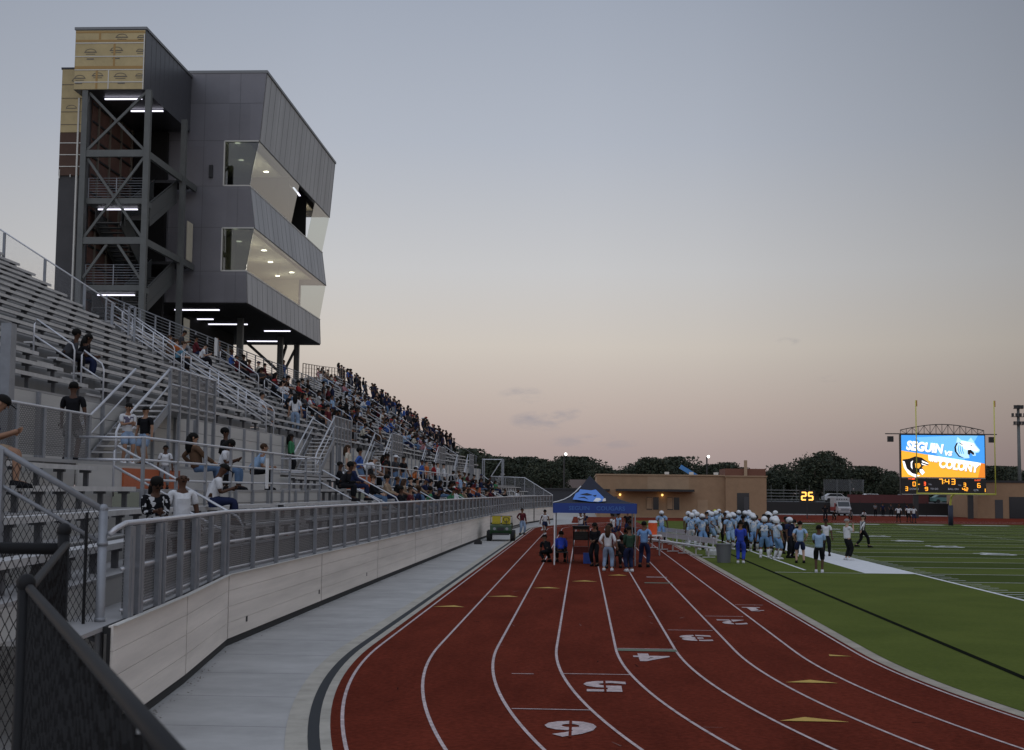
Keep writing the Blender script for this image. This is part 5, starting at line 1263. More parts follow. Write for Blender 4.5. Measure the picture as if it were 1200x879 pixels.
lot = MB(); lot.quad((30,226,1.6),(75,226,1.6),(75,243,1.7),(30,243,1.7)); lot.quad((30,226,1.6),(75,226,1.6),(75,225,0),(30,225,0)); struct(lot, 'car_park', mat('asphalt', (.05,.05,.052), .9))
for x, m, l in ((40.0,M['rail'],'silver car parked beyond the fence left of the scoreboard'),(45.2,M['white'],'white car parked beyond the fence, left of the scoreboard foot'),(50.2,M['plasticgrey'],'grey car parked beyond the fence next to the white one'),(55.5,mat('car_teal', (.08,.16,.15), .4),'teal car parked beyond the fence behind the scoreboard')):
    car(x*1.15-4, 230, l, m, R(4)); 
for o in bpy.data.objects:
    if o.name.startswith('parked_car'): o.location.z = 1.63
# ------------------------------------------------------------------ people
def skin(nodes, edges, sub=1):
    me = bpy.data.meshes.new('sk'); me.from_pydata([n[0] for n in nodes], edges, []); o = bpy.data.objects.new('sk', me); COL.objects.link(o)
    md = o.modifiers.new('s', 'SKIN'); md.use_smooth_shade = True; md.branch_smoothing = .3
    sv = me.skin_vertices[0].data
    for i, n in enumerate(nodes):
        r_ = n[1]; sv[i].radius = r_ if isinstance(r_, tuple) else (r_, r_); sv[i].use_root = (i == 0)
    if sub: o.modifiers.new('u', 'SUBSURF').levels = sub
    dg = bpy.context.evaluated_depsgraph_get(); m2 = bpy.data.meshes.new_from_object(o.evaluated_get(dg))
    v = [tuple(q.co) for q in m2.vertices]; f = [tuple(p.vertices) for p in m2.polygons]
    bpy.data.objects.remove(o); bpy.data.meshes.remove(me); bpy.data.meshes.remove(m2)
    return v, f
def ik(a, b, l1, l2, pole):
    d = b-a; D = min(d.length, (l1+l2)*.995); u = d.normalized(); x = (l1*l1-l2*l2+D*D)/(2*D); h = math.sqrt(max(0, l1*l1-x*x))
    p = pole-u*pole.dot(u); p.normalize(); return a+u*x+p*h, a+u*D
V = Vector
def skel(ph=.93, lean=0, la=(-.27,.06,.80), ra=(.27,.06,.80), lf=(-.10,0,.09), rf=(.10,0,.09), hp=0, hy=0, py=0, bulk=1.0, kp=(0,1,.1), ep=None):
    J = {}; a = R(lean); d = V((0, math.sin(a), math.cos(a)))
    J['pel'] = V((0,py,ph)); J['waist'] = J['pel']+d*.19; J['chest'] = J['pel']+d*.37; J['neckb'] = J['pel']+d*.50
    h = R(lean*.35+hp); hd = V((math.sin(R(hy))*math.sin(h), math.cos(R(hy))*math.sin(h), math.cos(h)))
    J['neck'] = J['neckb']+hd*.055; J['h1'] = J['neckb']+hd*.125; J['h2'] = J['neckb']+hd*.195; J['h3'] = J['neckb']+hd*.255; J['hd'] = hd
    fw = V((math.sin(R(hy)), math.cos(R(hy)), 0)); fw = (fw-hd*fw.dot(hd)).normalized(); J['fw'] = fw
    for s, hand, foot, k in ((-1, la, lf, 'l'), (1, ra, rf, 'r')):
        sh = J['pel']+d*.455+V((s*.175*bulk,0,0)); J['sh'+k] = sh; J['cl'+k] = J['pel']+d*.45+V((s*.085,0,0))
        e, w_ = ik(sh, V(hand), .29, .26, V(ep) if ep else V((s*.5,-1,-.4))); J['el'+k] = e; J['wr'+k] = w_; J['ha'+k] = w_+(w_-e).normalized()*.085
        hip = J['pel']+V((s*.09,0,-.03)); J['hip'+k] = hip; kn, an = ik(hip, V(foot), .43, .43, V(kp)+V((s*.08,0,0))); J['kn'+k] = kn; J['an'+k] = an
    return J
POSES = {
 'stand': dict(), 'stand2': dict(la=(-.24,.16,.86), ra=(.27,.0,.80), lf=(-.13,.06,.09), rf=(.10,-.05,.09), hp=8),
 'hips': dict(la=(-.20,.06,1.0), ra=(.20,.06,1.0), lf=(-.14,0,.09), rf=(.14,0,.09)),
 'onehip': dict(la=(-.25,.05,.80), ra=(.21,.07,1.0), lf=(-.15,0,.09), rf=(.13,0,.09)),
 'behind': dict(la=(-.05,-.17,.93), ra=(.05,-.17,.93), lf=(-.13,0,.09), rf=(.13,0,.09)),
 'front': dict(la=(-.06,.26,1.02), ra=(.06,.26,1.02), hp=14), 'phone': dict(la=(-.05,.28,1.12), ra=(.06,.30,1.14), hp=26, lf=(-.12,0,.09)),
 'crossed': dict(la=(.10,.20,1.16), ra=(-.10,.22,1.14), lf=(-.13,0,.09), rf=(.13,0,.09)),
 'walk': dict(la=(-.25,.24,.86), ra=(.25,-.2,.84), lf=(-.08,-.30,.12), rf=(.08,.30,.09), lean=4, ph=.90),
 'walk2': dict(la=(-.25,-.16,.84), ra=(.25,.2,.86), lf=(-.08,.20,.09), rf=(.08,-.22,.12), lean=3, ph=.91),
 'point': dict(la=(-.26,.08,.82), ra=(.14,.42,1.32), lf=(-.12,0,.09), rf=(.12,0,.09)),
 'mouth': dict(la=(-.26,.08,.82), ra=(.07,.22,1.44), lf=(-.12,0,.09), rf=(.12,0,.09)),
 'up': dict(la=(-.28,.15,1.62), ra=(.28,.12,1.60), lf=(-.12,0,.09), rf=(.12,0,.09)),
 'bend': dict(ph=.88, lean=62, la=(-.16,.62,.72), ra=(.16,.62,.72), lf=(-.13,.02,.09), rf=(.13,.05,.09), hp=10, py=-.12),
 'sit': dict(ph=.53, la=(-.15,.34,.62), ra=(.15,.34,.62), lf=(-.12,.42,.09), rf=(.12,.42,.09), kp=(0,.5,1), hp=6),
 'sit_lean': dict(ph=.53, lean=32, la=(-.08,.46,.62), ra=(.08,.46,.62), lf=(-.14,.38,.09), rf=(.14,.38,.09), kp=(0,.5,1), hp=-4),
 'sit_phone': dict(ph=.53, lean=14, la=(-.04,.36,.76), ra=(.06,.36,.77), lf=(-.12,.40,.09), rf=(.12,.44,.09), kp=(0,.5,1), hp=26),
 'sit_back': dict(ph=.53, lean=-8, la=(-.30,-.05,.60), ra=(.14,.34,.62), lf=(-.12,.50,.09), rf=(.12,.44,.09), kp=(0,.5,1), hy=25),
 'sit_turn': dict(ph=.53, lean=8, la=(-.14,.34,.64), ra=(.18,.28,.66), lf=(-.14,.40,.09), rf=(.10,.44,.09), kp=(0,.5,1), hy=-40),
 'crouch': dict(ph=.48, lean=40, la=(-.12,.5,.35), ra=(.12,.5,.35), lf=(-.14,.12,.09), rf=(.14,.16,.09), kp=(0,1,.6)),
 'player': dict(bulk=1.22, la=(-.32,.08,.82), ra=(.32,.08,.82), lf=(-.15,0,.09), rf=(.15,0,.09)),
 'player_hips': dict(bulk=1.22, la=(-.24,.06,1.0), ra=(.24,.06,1.0), lf=(-.17,0,.09), rf=(.17,0,.09)),
 'player_walk': dict(bulk=1.22, la=(-.32,.22,.88), ra=(.32,-.12,.84), lf=(-.12,-.2,.10), rf=(.12,.24,.09)),
}
SK = {k: skel(**p) for k, p in POSES.items()}
def body_geo(pose, detail=False):
    J = SK[pose]; names = [('waist',.118),('pel',.128),('chest',.134),('neckb',.062),('neck',.052),('h1',.074),('h2',.098),('h3',.070)]
    E_ = [('waist','pel'),('waist','chest'),('chest','neckb'),('neckb','neck'),('neck','h1'),('h1','h2'),('h2','h3')]
    for k in 'lr':
        names += [('cl'+k,.075),('sh'+k,.062),('el'+k,.043),('wr'+k,.030),('ha'+k,.038),('hip'+k,.098),('kn'+k,.058),('an'+k,.040)]
        E_ += [('chest','cl'+k),('cl'+k,'sh'+k),('sh'+k,'el'+k),('el'+k,'wr'+k),('wr'+k,'ha'+k),('pel','hip'+k),('hip'+k,'kn'+k),('kn'+k,'an'+k)]
    ix = {n[0]: i for i, n in enumerate(names)}
    nodes = [(J[n], r_) for n, r_ in names]; eds = [(ix[a], ix[b_]) for a, b_ in E_]
    for k in 'lr':
        f = (J['an'+k]-J['kn'+k]).normalized(); toe = J['an'+k]+V((0,.15,-.045)); nodes.append((toe,.034)); eds.append((ix['an'+k], len(nodes)-1))
    mb = MB(); v, f = skin(nodes, eds, 1); mb.add(v, f)
    hd, fw = J['hd'], J['fw']; sd_ = hd.cross(fw)
    n0 = J['h2']+fw*.088-hd*.022
    mb.add([n0-sd_*.015, n0+sd_*.015, n0+fw*.024-hd*.012, n0+hd*.045], [(0,1,2),(0,2,3),(1,3,2),(0,3,1)])
    for s in (-1, 1): mb.sphere(J['h2']+sd_*.092*s-hd*.02, (.018,.022,.032), 6, 4)
    for k, s in (('l',-1),('r',1)):
        d = (J['ha'+k]-J['wr'+k]).normalized(); sidev = d.cross(V((0,1,0))); sidev = (sidev if sidev.length > .2 else d.cross(V((1,0,0)))).normalized(); nr = d.cross(sidev)
        for j, ln in enumerate((.070,.080,.076,.058)):
            b0 = J['ha'+k]-d*.005+sidev*(j-1.5)*.018; mb.tube([b0, b0+d*ln*.55+nr*.004, b0+d*ln*.95+nr*.022], [.0095,.009,.007], 5)
        b0 = J['wr'+k]+d*.03+sidev*.03*s; mb.tube([b0, b0+d*.035+sidev*.03*s, b0+d*.06+sidev*.034*s+nr*.012], [.012,.011,.008], 5)
    return mb
def shirt_geo(pose, slv=.62, ext=.02, long=0.0, pads=0):
    J = SK[pose]; b0 = J['pel']+(J['pel']-J['waist'])*max(long,.22)
    nodes = [(J['waist'],.134+ext),(b0,.152+ext)]
    nodes += [(J['chest'],.146+ext),(J['neckb']+(J['neckb']-J['chest'])*.12,.064+ext)]; eds = [(0,1),(0,2),(2,3)]
    for k in 'lr':
        i = len(nodes); e = J['sh'+k].lerp(J['el'+k], min(1, slv)); s_ = V((0,0,.03 if pads else 0))
        nodes += [(J['cl'+k]+s_,.080+ext*.8+pads*.02),(J['sh'+k]+s_,.056+ext*.6+pads*.04),(e,(.044 if slv > 1 else .053)+ext*.5)]; eds += [(2,i),(i,i+1),(i+1,i+2)]
        if slv > 1: nodes.append((J['el'+k].lerp(J['wr'+k],.93),.036+ext*.7)); eds.append((i+2,i+3))
    mb = MB(); mb.add(*skin(nodes, eds, 1)); return mb
def pants_geo(pose, ln=1.9, ext=.018):
    J = SK[pose]; nodes = [(J['pel'],.132+ext),(J['pel'].lerp(J['waist'],.55),.118+ext)]; eds = [(0,1)]
    for k in 'lr':
        i = len(nodes); e = J['hip'+k].lerp(J['kn'+k], min(1, ln)); nodes += [(J['hip'+k],.102+ext),(e,(.066 if ln >= 1 else .086)+ext)]; eds += [(0,i),(i,i+1)]
        if ln > 1: nodes.append((J['kn'+k].lerp(J['an'+k], ln-1),.046+ext)); eds.append((i+1,i+2))
    mb = MB(); mb.add(*skin(nodes, eds, 1)); return mb
def sock_geo(pose):
    mb = MB(); J = SK[pose]
    for k in 'lr':
        a, b_ = J['kn'+k], J['an'+k]; mb.tube([a.lerp(b_, .35), a.lerp(b_, .6), b_+V((0,0,-.03))], [.066,.062,.050], 8)
    return mb
def shoe_geo(pose):
    mb = MB(); J = SK[pose]
    for k in 'lr':
        a = J['an'+k]; z0 = a.z-.09
        mb.add([(a.x-.045,a.y-.07,z0),(a.x+.045,a.y-.07,z0),(a.x+.055,a.y+.12,z0),(a.x+.03,a.y+.21,z0),(a.x-.03,a.y+.21,z0),(a.x-.055,a.y+.12,z0),
            (a.x-.04,a.y-.06,z0+.11),(a.x+.04,a.y-.06,z0+.11),(a.x+.045,a.y+.08,z0+.095),(a.x+.022,a.y+.19,z0+.055),(a.x-.022,a.y+.19,z0+.055),(a.x-.045,a.y+.08,z0+.095)],
            [(5,4,3,2,1,0),(6,7,8,9,10,11)]+[(i,(i+1) % 6,6+(i+1) % 6,6+i) for i in range(6)])
    return mb
def hair_geo(pose, style):
    mb = MB(); J = SK[pose]; hd, fw = J['hd'], J['fw']; c = J['h2']; rot = Matrix((hd.cross(fw)*-1, fw, hd)).transposed()
    def ell(off, r_, n=10, m=7, zmin=-1): 
        b = MB(); b.sphere((0,0,0), r_, n, m, 0, zmin); mb.add([c+rot@(V(off)+V(p)) for p in b.v], b.f)
    if style == 'short': ell((0,-.026,.022), (.096,.100,.094), zmin=-.7)
    elif style == 'afro': ell((0,-.03,.05), (.120,.120,.112))
    elif style == 'long':
        ell((0,-.022,.018), (.106,.112,.102)); mb.tube([c+rot@V(p) for p in ((0,-.07,.02),(0,-.095,-.12),(0,-.11,-.26),(0,-.105,-.36))], [.085,.10,.09,.05], 8)
    elif style == 'bun': ell((0,-.018,.02), (.103,.109,.10), zmin=-.5); ell((0,-.10,.09), (.05,.05,.05), 8, 5)
    elif style in ('cap','visor'):
        ell((0,-.008,.02), (.106,.114,.098), zmin=-.1); mb.add([c+rot@V(p) for p in ((-.075,.085,.03),(.075,.085,.03),(.06,.19,.012),(-.06,.19,.012),(-.075,.085,.042),(.075,.085,.042),(.06,.19,.022),(-.06,.19,.022))], [(0,3,2,1),(4,5,6,7),(0,1,5,4),(1,2,6,5),(2,3,7,6),(3,0,4,7)])
    elif style == 'hood': ell((0,-.03,.0), (.122,.125,.13))
    elif style == 'helmet':
        ell((0,-.012,.02), (.126,.146,.134), 14, 9, -.72)
    return mb
def mask_geo(pose):
    mb = MB(); J = SK[pose]; hd, fw = J['hd'], J['fw']; c = J['h2']; rot = Matrix((hd.cross(fw)*-1, fw, hd)).transposed()
    for z in (-.02,-.06,-.10): mb.tube([c+rot@V((x, y, z)) for x, y in ((-.125,.05),(-.085,.15),(0,.185),(.085,.15),(.125,.05))], .009, 5)
    mb.tube([c+rot@V((0,.185,z)) for z in (-.02,-.10)], .009, 5); return mb
CM = {}
crnd0 = random.Random(2)
def colmat(c):
    if c not in CM:
        rgb, ro = PALETTE[c]; CM[c] = mat('cloth_'+c.replace(' ','_') if not c.startswith('skin') else c, rgb, ro, var=.16 if not c.startswith('skin') else .04, vscale=7, bump=.8 if not c.startswith(('skin','helmet','hair')) else 0, bscale=9, spec=.5 if c.startswith('helmet') else .2 if c.startswith('skin') else .08)
    return CM[c]
PALETTE = {'black':((.012,.012,.014),.8),'dark grey':((.05,.05,.055),.8),'grey':((.2,.2,.21),.8),'white':((.62,.62,.63),.8),'cream':((.5,.46,.38),.8),'navy':((.018,.024,.06),.8),'blue':((.05,.11,.34),.8),'royal blue':((.035,.065,.40),.7),
 'light blue':((.30,.43,.60),.75),'sky blue':((.17,.30,.52),.75),'teal':((.10,.22,.30),.8),'red':((.30,.03,.03),.8),'maroon':((.10,.02,.025),.8),'green':((.05,.19,.09),.8),'dark green':((.03,.06,.04),.8),'brown':((.11,.065,.04),.8),'tan':((.30,.22,.15),.8),'orange':((.45,.13,.04),.8),
 'denim':((.10,.16,.26),.85),'light denim':((.24,.32,.44),.85),'purple':((.07,.03,.11),.8),'pink':((.42,.20,.22),.8),'yellow':((.60,.62,.06),.6),'striped':((.2,.2,.2),.8),
 'skin_dark':((.085,.042,.026),.55),'skin_brown':((.17,.085,.05),.55),'skin_tan':((.32,.18,.115),.55),'skin_light':((.45,.28,.2),.55),'hair_black':((.010,.009,.008),.6),'hair_brown':((.05,.028,.016),.6),'hair_grey':((.25,.24,.23),.6),'helmet_white':((.70,.71,.74),.25)}
GEO = {}
def face_geo(pose):
    mb = MB(); J = SK[pose]; hd, fw = J['hd'], J['fw']; c = J['h2']; rot = Matrix((hd.cross(fw)*-1, fw, hd)).transposed()
    for s in (-1, 1):
        b = MB(); b.sphere((0,0,0), (.016,.010,.009), 6, 4); mb.add([c+rot@(V((s*.036,.080,.004))+V(p)) for p in b.v], b.f, 0)
        b = MB(); b.sphere((0,0,0), (.024,.010,.006), 6, 4); mb.add([c+rot@(V((s*.037,.082,.030))+V(p)) for p in b.v], b.f, 0)
    b = MB(); b.sphere((0,0,0), (.028,.012,.009), 8, 4); mb.add([c+rot@(V((0,.075,-.055))+V(p)) for p in b.v], b.f, 0); return mb
def patterned(name, c0, c1, scale, thr, box=None):
    m = bpy.data.materials.new(name); m.use_nodes = True; nt = m.node_tree; b = nt.nodes['Principled BSDF']; b.inputs['Roughness'].default_value = .8; b.inputs['Specular IOR Level'].default_value = .08
    tcn = nt.nodes.new('ShaderNodeTexCoord'); n = nt.nodes.new('ShaderNodeTexNoise'); n.inputs['Scale'].default_value = scale; n.inputs['Detail'].default_value = 1; nt.links.new(tcn.outputs['Object'], n.inputs['Vector'])
    def q(op, a, c):
        k = nt.nodes.new('ShaderNodeMath'); k.operation = op
        for i, z in enumerate((a, c)):
            if isinstance(z, (int, float)): k.inputs[i].default_value = z
            else: nt.links.new(z, k.inputs[i])
        return k.outputs[0]
    f = q('GREATER_THAN', n.outputs['Fac'], thr)
    if box:
        s = nt.nodes.new('ShaderNodeSeparateXYZ'); nt.links.new(tcn.outputs['Object'], s.inputs[0])
        f = q('MULTIPLY', f, q('MULTIPLY', q('LESS_THAN', q('ABSOLUTE', s.outputs['X'], 0), box[0]), q('LESS_THAN', q('ABSOLUTE', q('SUBTRACT', s.outputs['Z'], box[1]), 0), box[2])))
    mx = nt.nodes.new('ShaderNodeMixRGB'); nt.links.new(f, mx.inputs[0]); mx.inputs[1].default_value = (*c0,1); mx.inputs[2].default_value = (*c1,1); nt.links.new(mx.outputs[0], b.inputs['Base Color']); return m
CM['floral'] = patterned('floral_print', (.010,.010,.012), (.5,.5,.5), 11, .56)
CM['camo grey'] = patterned('camo_print', (.04,.04,.042), (.20,.20,.21), 9, .5)
CM['print white'] = patterned('white_print_shirt', (.60,.60,.61), (.12,.11,.16), 10, .46, (.13,1.22,.12))
CM['jersey blue'] = patterned('marked_jersey', (.28,.41,.59), (.62,.63,.65), 13, .47, (.15,1.22,.12))
CM['jersey pale'] = patterned('pale_jersey', (.40,.52,.67), (.66,.67,.69), 13, .45, (.2,1.3,.2))
def cached(key, fn):
    if key not in GEO:
        mb = fn(); me = mb.mesh(key[0], [colmat('grey')]); 
        for p in me.polygons: p.use_smooth = True
        GEO[key] = me
    return GEO[key]
def piece(me, name, m, parent, label=None):
    o = bpy.data.objects.new(name, me); COL.objects.link(o); o.parent = parent
    o.material_slots[0].link = 'OBJECT'; o.material_slots[0].material = m
    if label: o['label'] = label
    return o
def rot_to(d):   # heading in degrees, 0 = +Y (away down the track), 90 = +X (towards the field)
    return -R(d)
def person(x, y, z, head, pose, label, skin_c='skin_brown', top='black', bottom='black', hair='short', hairc='hair_black', slv=.82, legs=1.9, shoes='black', s=1.0, long=0.0, group=None, player=False, sock=None):
    me = cached(('body',pose), lambda: body_geo(pose))
    o = bpy.data.objects.new('person', me); COL.objects.link(o); o.location = (x,y,z); o.rotation_euler = (0,0,rot_to(head)); o.scale = (s*1.1,s*1.1,s)
    o.material_slots[0].link = 'OBJECT'; o.material_slots[0].material = colmat(skin_c); tag(o, label, 'person', group)
    if player and top == 'light blue': top = crnd0.choice(('jersey blue','jersey blue','jersey pale'))
    if top: piece(cached(('jersey' if player else 'shirt',pose,slv,long,player), lambda: shirt_geo(pose, slv, .02, long, 1 if player else 0)), 'jersey' if player else 'shirt', colmat(top), o)
    if bottom: piece(cached(('trousers' if legs > 1.2 else 'shorts',pose,legs), lambda: pants_geo(pose, legs, .018 if legs != .8 else .03)), 'trousers' if legs > 1.2 else 'shorts', colmat(bottom), o)
    if player: piece(cached(('socks',pose), lambda: sock_geo(pose)), 'socks', colmat('white' if shoes == 'white' else 'black'), o)
    piece(cached(('shoes',pose), lambda: shoe_geo(pose)), 'shoes', colmat(shoes), o)
    if hair != 'helmet': piece(cached(('face_features',pose), lambda: face_geo(pose)), 'face_features', colmat('hair_black'), o)
    if hair: piece(cached((hair,pose), lambda: hair_geo(pose, hair)), 'helmet' if hair == 'helmet' else 'cap' if hair in ('cap','visor') else 'hood' if hair == 'hood' else 'hair', colmat('helmet_white' if hair == 'helmet' else hairc), o)
    if hair == 'helmet': piece(cached(('face_mask',pose), lambda: mask_geo(pose)), 'face_mask', colmat('dark grey'), o)
    return o
# ------------------------------------------------------------------ people placed one by one
# on the track and the field
T = .024
person(.50,53.7,T,200,'front','woman all in black with long dark hair standing beside the boxy monitor stand','skin_brown','black','black','long',s=.97,slv=1.9)
person(.95,50.5,T,10,'hips','woman in a white top and blue jeans, long brown hair, seen from behind','skin_light','white','light denim','long','hair_brown',slv=1.9,shoes='white',s=.96)
person(1.05,52.4,T,185,'stand','person in a maroon top half hidden behind the woman in white','skin_brown','maroon','black','afro',s=.95)
person(1.72,50.2,T,-20,'front','slim person in dark jacket and jeans, white shoes, next to the blue shirted man','skin_brown','dark green','navy','short',slv=1.9,shoes='white',s=.95)
person(2.40,53.4,T,15,'onehip','man in a blue t-shirt with one hand on his hip near the orange cooler','skin_brown','sky blue','navy','short','hair_black',s=1.02)
person(-.85,55.55,.05,0,'sit_lean','person in a bright blue top sitting on the folding chair by the left tent leg','skin_brown','royal blue','black','short',s=1.0,slv=1.9)
person(-1.35,56.2,T,-30,'crouch','person in black crouching at the left tent leg','skin_brown','black','black','cap','hair_black',s=.95)
person(1.55,53.1,.03,175,'sit','person in black sitting on the camp chair with the white mark','skin_dark','black','black','hood','hair_black',s=.92,slv=1.9)
person(2.05,59.0,T,190,'stand','woman in black standing between the blue shirt man and the orange cooler','skin_brown','black','black','bun',s=.97)
for x, y, h_, ps, l, tp in ((-2.5,92,170,'walk','cheerleader in a white top by the white cones at the left of the tent','white'),(-.1,84,140,'point','cheerleader in white and navy under the left half of the tent','white'),(.15,86.5,200,'front','cheerleader in navy behind the one in white under the left half of the tent','navy'),(1.7,78,120,'walk2','cheerleader in a white top striding under the right half of the tent','white'),(2.15,81,240,'stand2','cheerleader in light blue under the right half of the tent','light blue'),(2.9,88,180,'stand','person in dark clothes beyond the right tent leg','black')):
    person(x,y,T,h_,ps,l,'skin_brown',tp,'navy','bun','hair_black',slv=.5,legs=.8,shoes='white',s=.97)
person(-4.0,91.5,0,150,'onehip','person in a red and black top leaning at the rear of the green utility cart','skin_brown','maroon','light denim','short',slv=1.9,s=1.02)
person(6.55,57.3,T,12,'front','person in royal blue scrubs with dark hair standing beside the grey bin','skin_brown','royal blue','royal blue','bun',s=1.0,slv=1.0,long=.5,shoes='white')
# players and staff on the sideline: x, y, heading, pose, label, colours
pl = [(4.6,80,180,'player','football player in pale blue on the track to the right of the orange cooler'),(7.3,78,80,'player_hips','football player in pale blue behind the far end of the aluminium bench'),
 (7.0,86,120,'player_walk','football player in pale blue at the left end of the crowd of players'),(7.7,84,60,'player','football player in pale blue second from the left end of the crowd of players'),
 (8.1,74,150,'player','football player in pale blue with hands down in front of the heap of balls'),(8.6,82,90,'player_hips','football player in pale blue under the yellow helmet'),
 (8.9,72.5,200,'player_hips','football player in pale blue standing forward in the middle of the crowd'),(9.6,79,70,'player','football player in pale blue left of the person in black with a white shirt front'),
 (9.9,84,100,'player','football player in pale blue at the back of the crowd in line with the bin'),(8.6,69.5,175,'player','football player in light blue with dark socks nearest the heap of balls'),
 (10.3,76,60,'player_hips','football player in pale blue right behind the person in blue scrubs'),(11.0,82,120,'player_walk','football player in pale blue behind number 22'),
 (10.6,88,200,'player','football player in pale blue deep in the crowd below the doorway'),(12.0,86,90,'player','football player in pale blue below the doorway, right half'),(9.0,91,180,'player','football player in pale blue at the far left rear of the crowd')]
for i, (x, y, h_, ps, l) in enumerate(pl):
    person(x,y,.03,h_,ps,l,'skin_brown' if i % 3 else 'skin_dark','light blue',('sky blue','light blue','white')[i % 3],'helmet',slv=.6,legs=1.15,shoes='white' if i % 2 else 'black',s=1.03,player=True,group='football players in pale blue kit on the sideline')
p22 = person(8.15,62.0,.03,8,'player','football player wearing number 22 with his back turned beside the person in blue scrubs','skin_brown','light blue','sky blue','helmet',slv=.6,legs=1.15,shoes='white',s=1.05,player=True,group='football players in pale blue kit on the sideline')
v, f = text_mesh('22', .30, 0, bold=.012); mb = MB(); mb.add([(q.x, -.172-.0*q.y, 1.27+q.y) for q in v], f); mb.build('jersey_number', M['white'], p22)
person(8.75,63.6,.03,160,'player_hips','football player in pale blue just right of number 22','skin_dark','light blue','sky blue','helmet',slv=.6,legs=1.15,shoes='white',s=1.03,player=True,group='football players in pale blue kit on the sideline')
person(8.55,61.0,.03,60,'player','football player in pale blue in front of the right rear group, white socks','skin_brown','light blue','sky blue','helmet',slv=.6,legs=1.15,shoes='white',s=1.02,player=True,group='football players in pale blue kit on the sideline')
person(9.0,64.5,.03,100,'player','football player in pale blue behind the one with white socks','skin_dark','light blue','white','helmet',slv=.6,legs=1.15,shoes='white',s=1.04,player=True,group='football players in pale blue kit on the sideline')
person(9.35,62.5,.03,130,'player','football player in a dark top and white helmet on the sideline','skin_dark','navy','black','helmet',slv=.6,legs=1.8,shoes='black',s=1.03,player=True)
person(8.95,81,.03,180,'stand','staff member in a white top and dark shorts standing before the middle players','skin_dark','light blue','black','short',legs=.9,s=1.03)
person(6.1,71.0,.03,5,'stand','person in a pale grey top and black shorts behind the aluminium bench','skin_dark','light blue','black','afro',legs=.8,s=1.0)
person(8.3,86.5,.03,180,'up','player wearing a bright yellow helmet cover above the crowd of players','skin_brown','light blue','sky blue','cap',s=1.06); bpy.data.objects[[o.name for o in bpy.data.objects if o.name.startswith('cap')][-1]].material_slots[0].material = colmat('yellow')
person(7.9,68.0,.03,20,'stand','person all in black with a white shirt front among the players left of the scrubs','skin_dark','black','black','short',s=1.05,slv=1.9)
person(9.2,68.5,.03,200,'hips','tall person all in black with long dark hair among the players right of number 22','skin_dark','black','black','long',s=1.06,slv=1.9)
person(9.8,66.8,.03,170,'front','person in black with a white towel on the shoulder behind the tall person in black','skin_dark','black','black','cap','hair_black',s=1.03)
person(10.0,72.0,.03,190,'stand','coach in a white polo and dark trousers deep in the sideline crowd','skin_light','white','black','cap','hair_black',s=1.02)
person(9.75,63.8,.03,5,'behind','man all in black with hands clasped behind his back on the sideline','skin_light','black','black','short',s=.98,shoes='white')
person(9.10,58.0,.03,5,'hips','stocky person in a light blue and white jersey with dark shorts seen from behind','skin_light','light blue','navy','bun','hair_black',legs=.95,s=1.0,long=.4)
person(8.72,51.2,.03,12,'front','person in a light blue jersey and long black shorts standing nearest on the grass','skin_dark','light blue','black','short','hair_black',legs=1.15,s=1.0,shoes='white',long=.3)
person(11.4,65.0,.03,185,'stand2','man in a white polo shirt facing the camera on the white sideline band','skin_dark','white','black','short',s=1.0)
person(11.62,61.0,.03,70,'mouth','coach in white polo and visor with a hand at his mouth on the band','skin_light','white','black','visor','white' if False else 'hair_grey',s=1.04,shoes='white',long=.3)
ref = person(15.3,76.0,.03,75,'walk','referee in a black and white striped shirt striding on the field','skin_light',None,'black','cap','hair_black',s=1.03)
m = bpy.data.materials.new('referee_stripes'); m.use_nodes = True; b = m.node_tree.nodes['Principled BSDF']; b.inputs['Roughness'].default_value = .8
tcn = m.node_tree.nodes.new('ShaderNodeTexCoord'); wv = m.node_tree.nodes.new('ShaderNodeTexWave'); wv.inputs['Scale'].default_value = 3.2; m.node_tree.links.new(tcn.outputs['Object'], wv.inputs['Vector'])
rr_ = m.node_tree.nodes.new('ShaderNodeValToRGB'); rr_.color_ramp.interpolation = 'CONSTANT'; rr_.color_ramp.elements[0].color = (.012,.012,.012,1); rr_.color_ramp.elements[1].position = .5; rr_.color_ramp.elements[1].color = (.65,.65,.65,1)
m.node_tree.links.new(wv.outputs['Fac'], rr_.inputs[0]); m.node_tree.links.new(rr_.outputs[0], b.inputs['Base Color'])
piece(cached(('shirt','walk',1.9,0,False), lambda: shirt_geo('walk', 1.9)), 'shirt', m, ref)
for x, y, h_, tp, bt, l in ((26.6,152,180,'black','black','person all in black standing below the play clock at the far end'),(36.9,145,170,'white','navy','person in a white jersey standing left of the goal post foot, nearer the goal'),(35.8,147,200,'white','black','person in a white jersey standing left of the goal post foot, farther left'),(37.2,148.5,180,'white','black','person in white partly behind the other two near the goal post')):
    person(x if x < 30 else x-2.4,y,.02,h_,'hips' if x < 30 else 'player',l,'skin_dark',tp,bt,'short',s=1.03,legs=1.15 if tp == 'white' else 1.9)
for k, (x, y) in enumerate(((40.2,186),(41.4,186.6),(42.4,186.2),(43.6,186.8),(39.4,187))):
    person(x,y,.01,180,('stand','hips','crossed','stand2','front')[k],'spectator in '+('navy','dark grey','black','navy blue','grey')[k]+' standing by the far fence under the scoreboard, '+('second from the left','in the middle','second from the right','rightmost of the five','leftmost of the five')[k],'skin_brown',('navy','dark grey','black','navy','grey')[k],'black','short',s=1.02)
for k, (x, y) in enumerate(((28.4,157),(30.5,158.5),(31.8,157.5))):
    person(x,y,.01,170,'crouch',('person in black crouching on the red surface left of the others','person in grey crouching on the red surface in front of the ambulance','person in white crouching on the red surface in front of the ambulance')[k],'skin_brown',('black','grey','white')[k],'black','cap','hair_black',s=1.0)
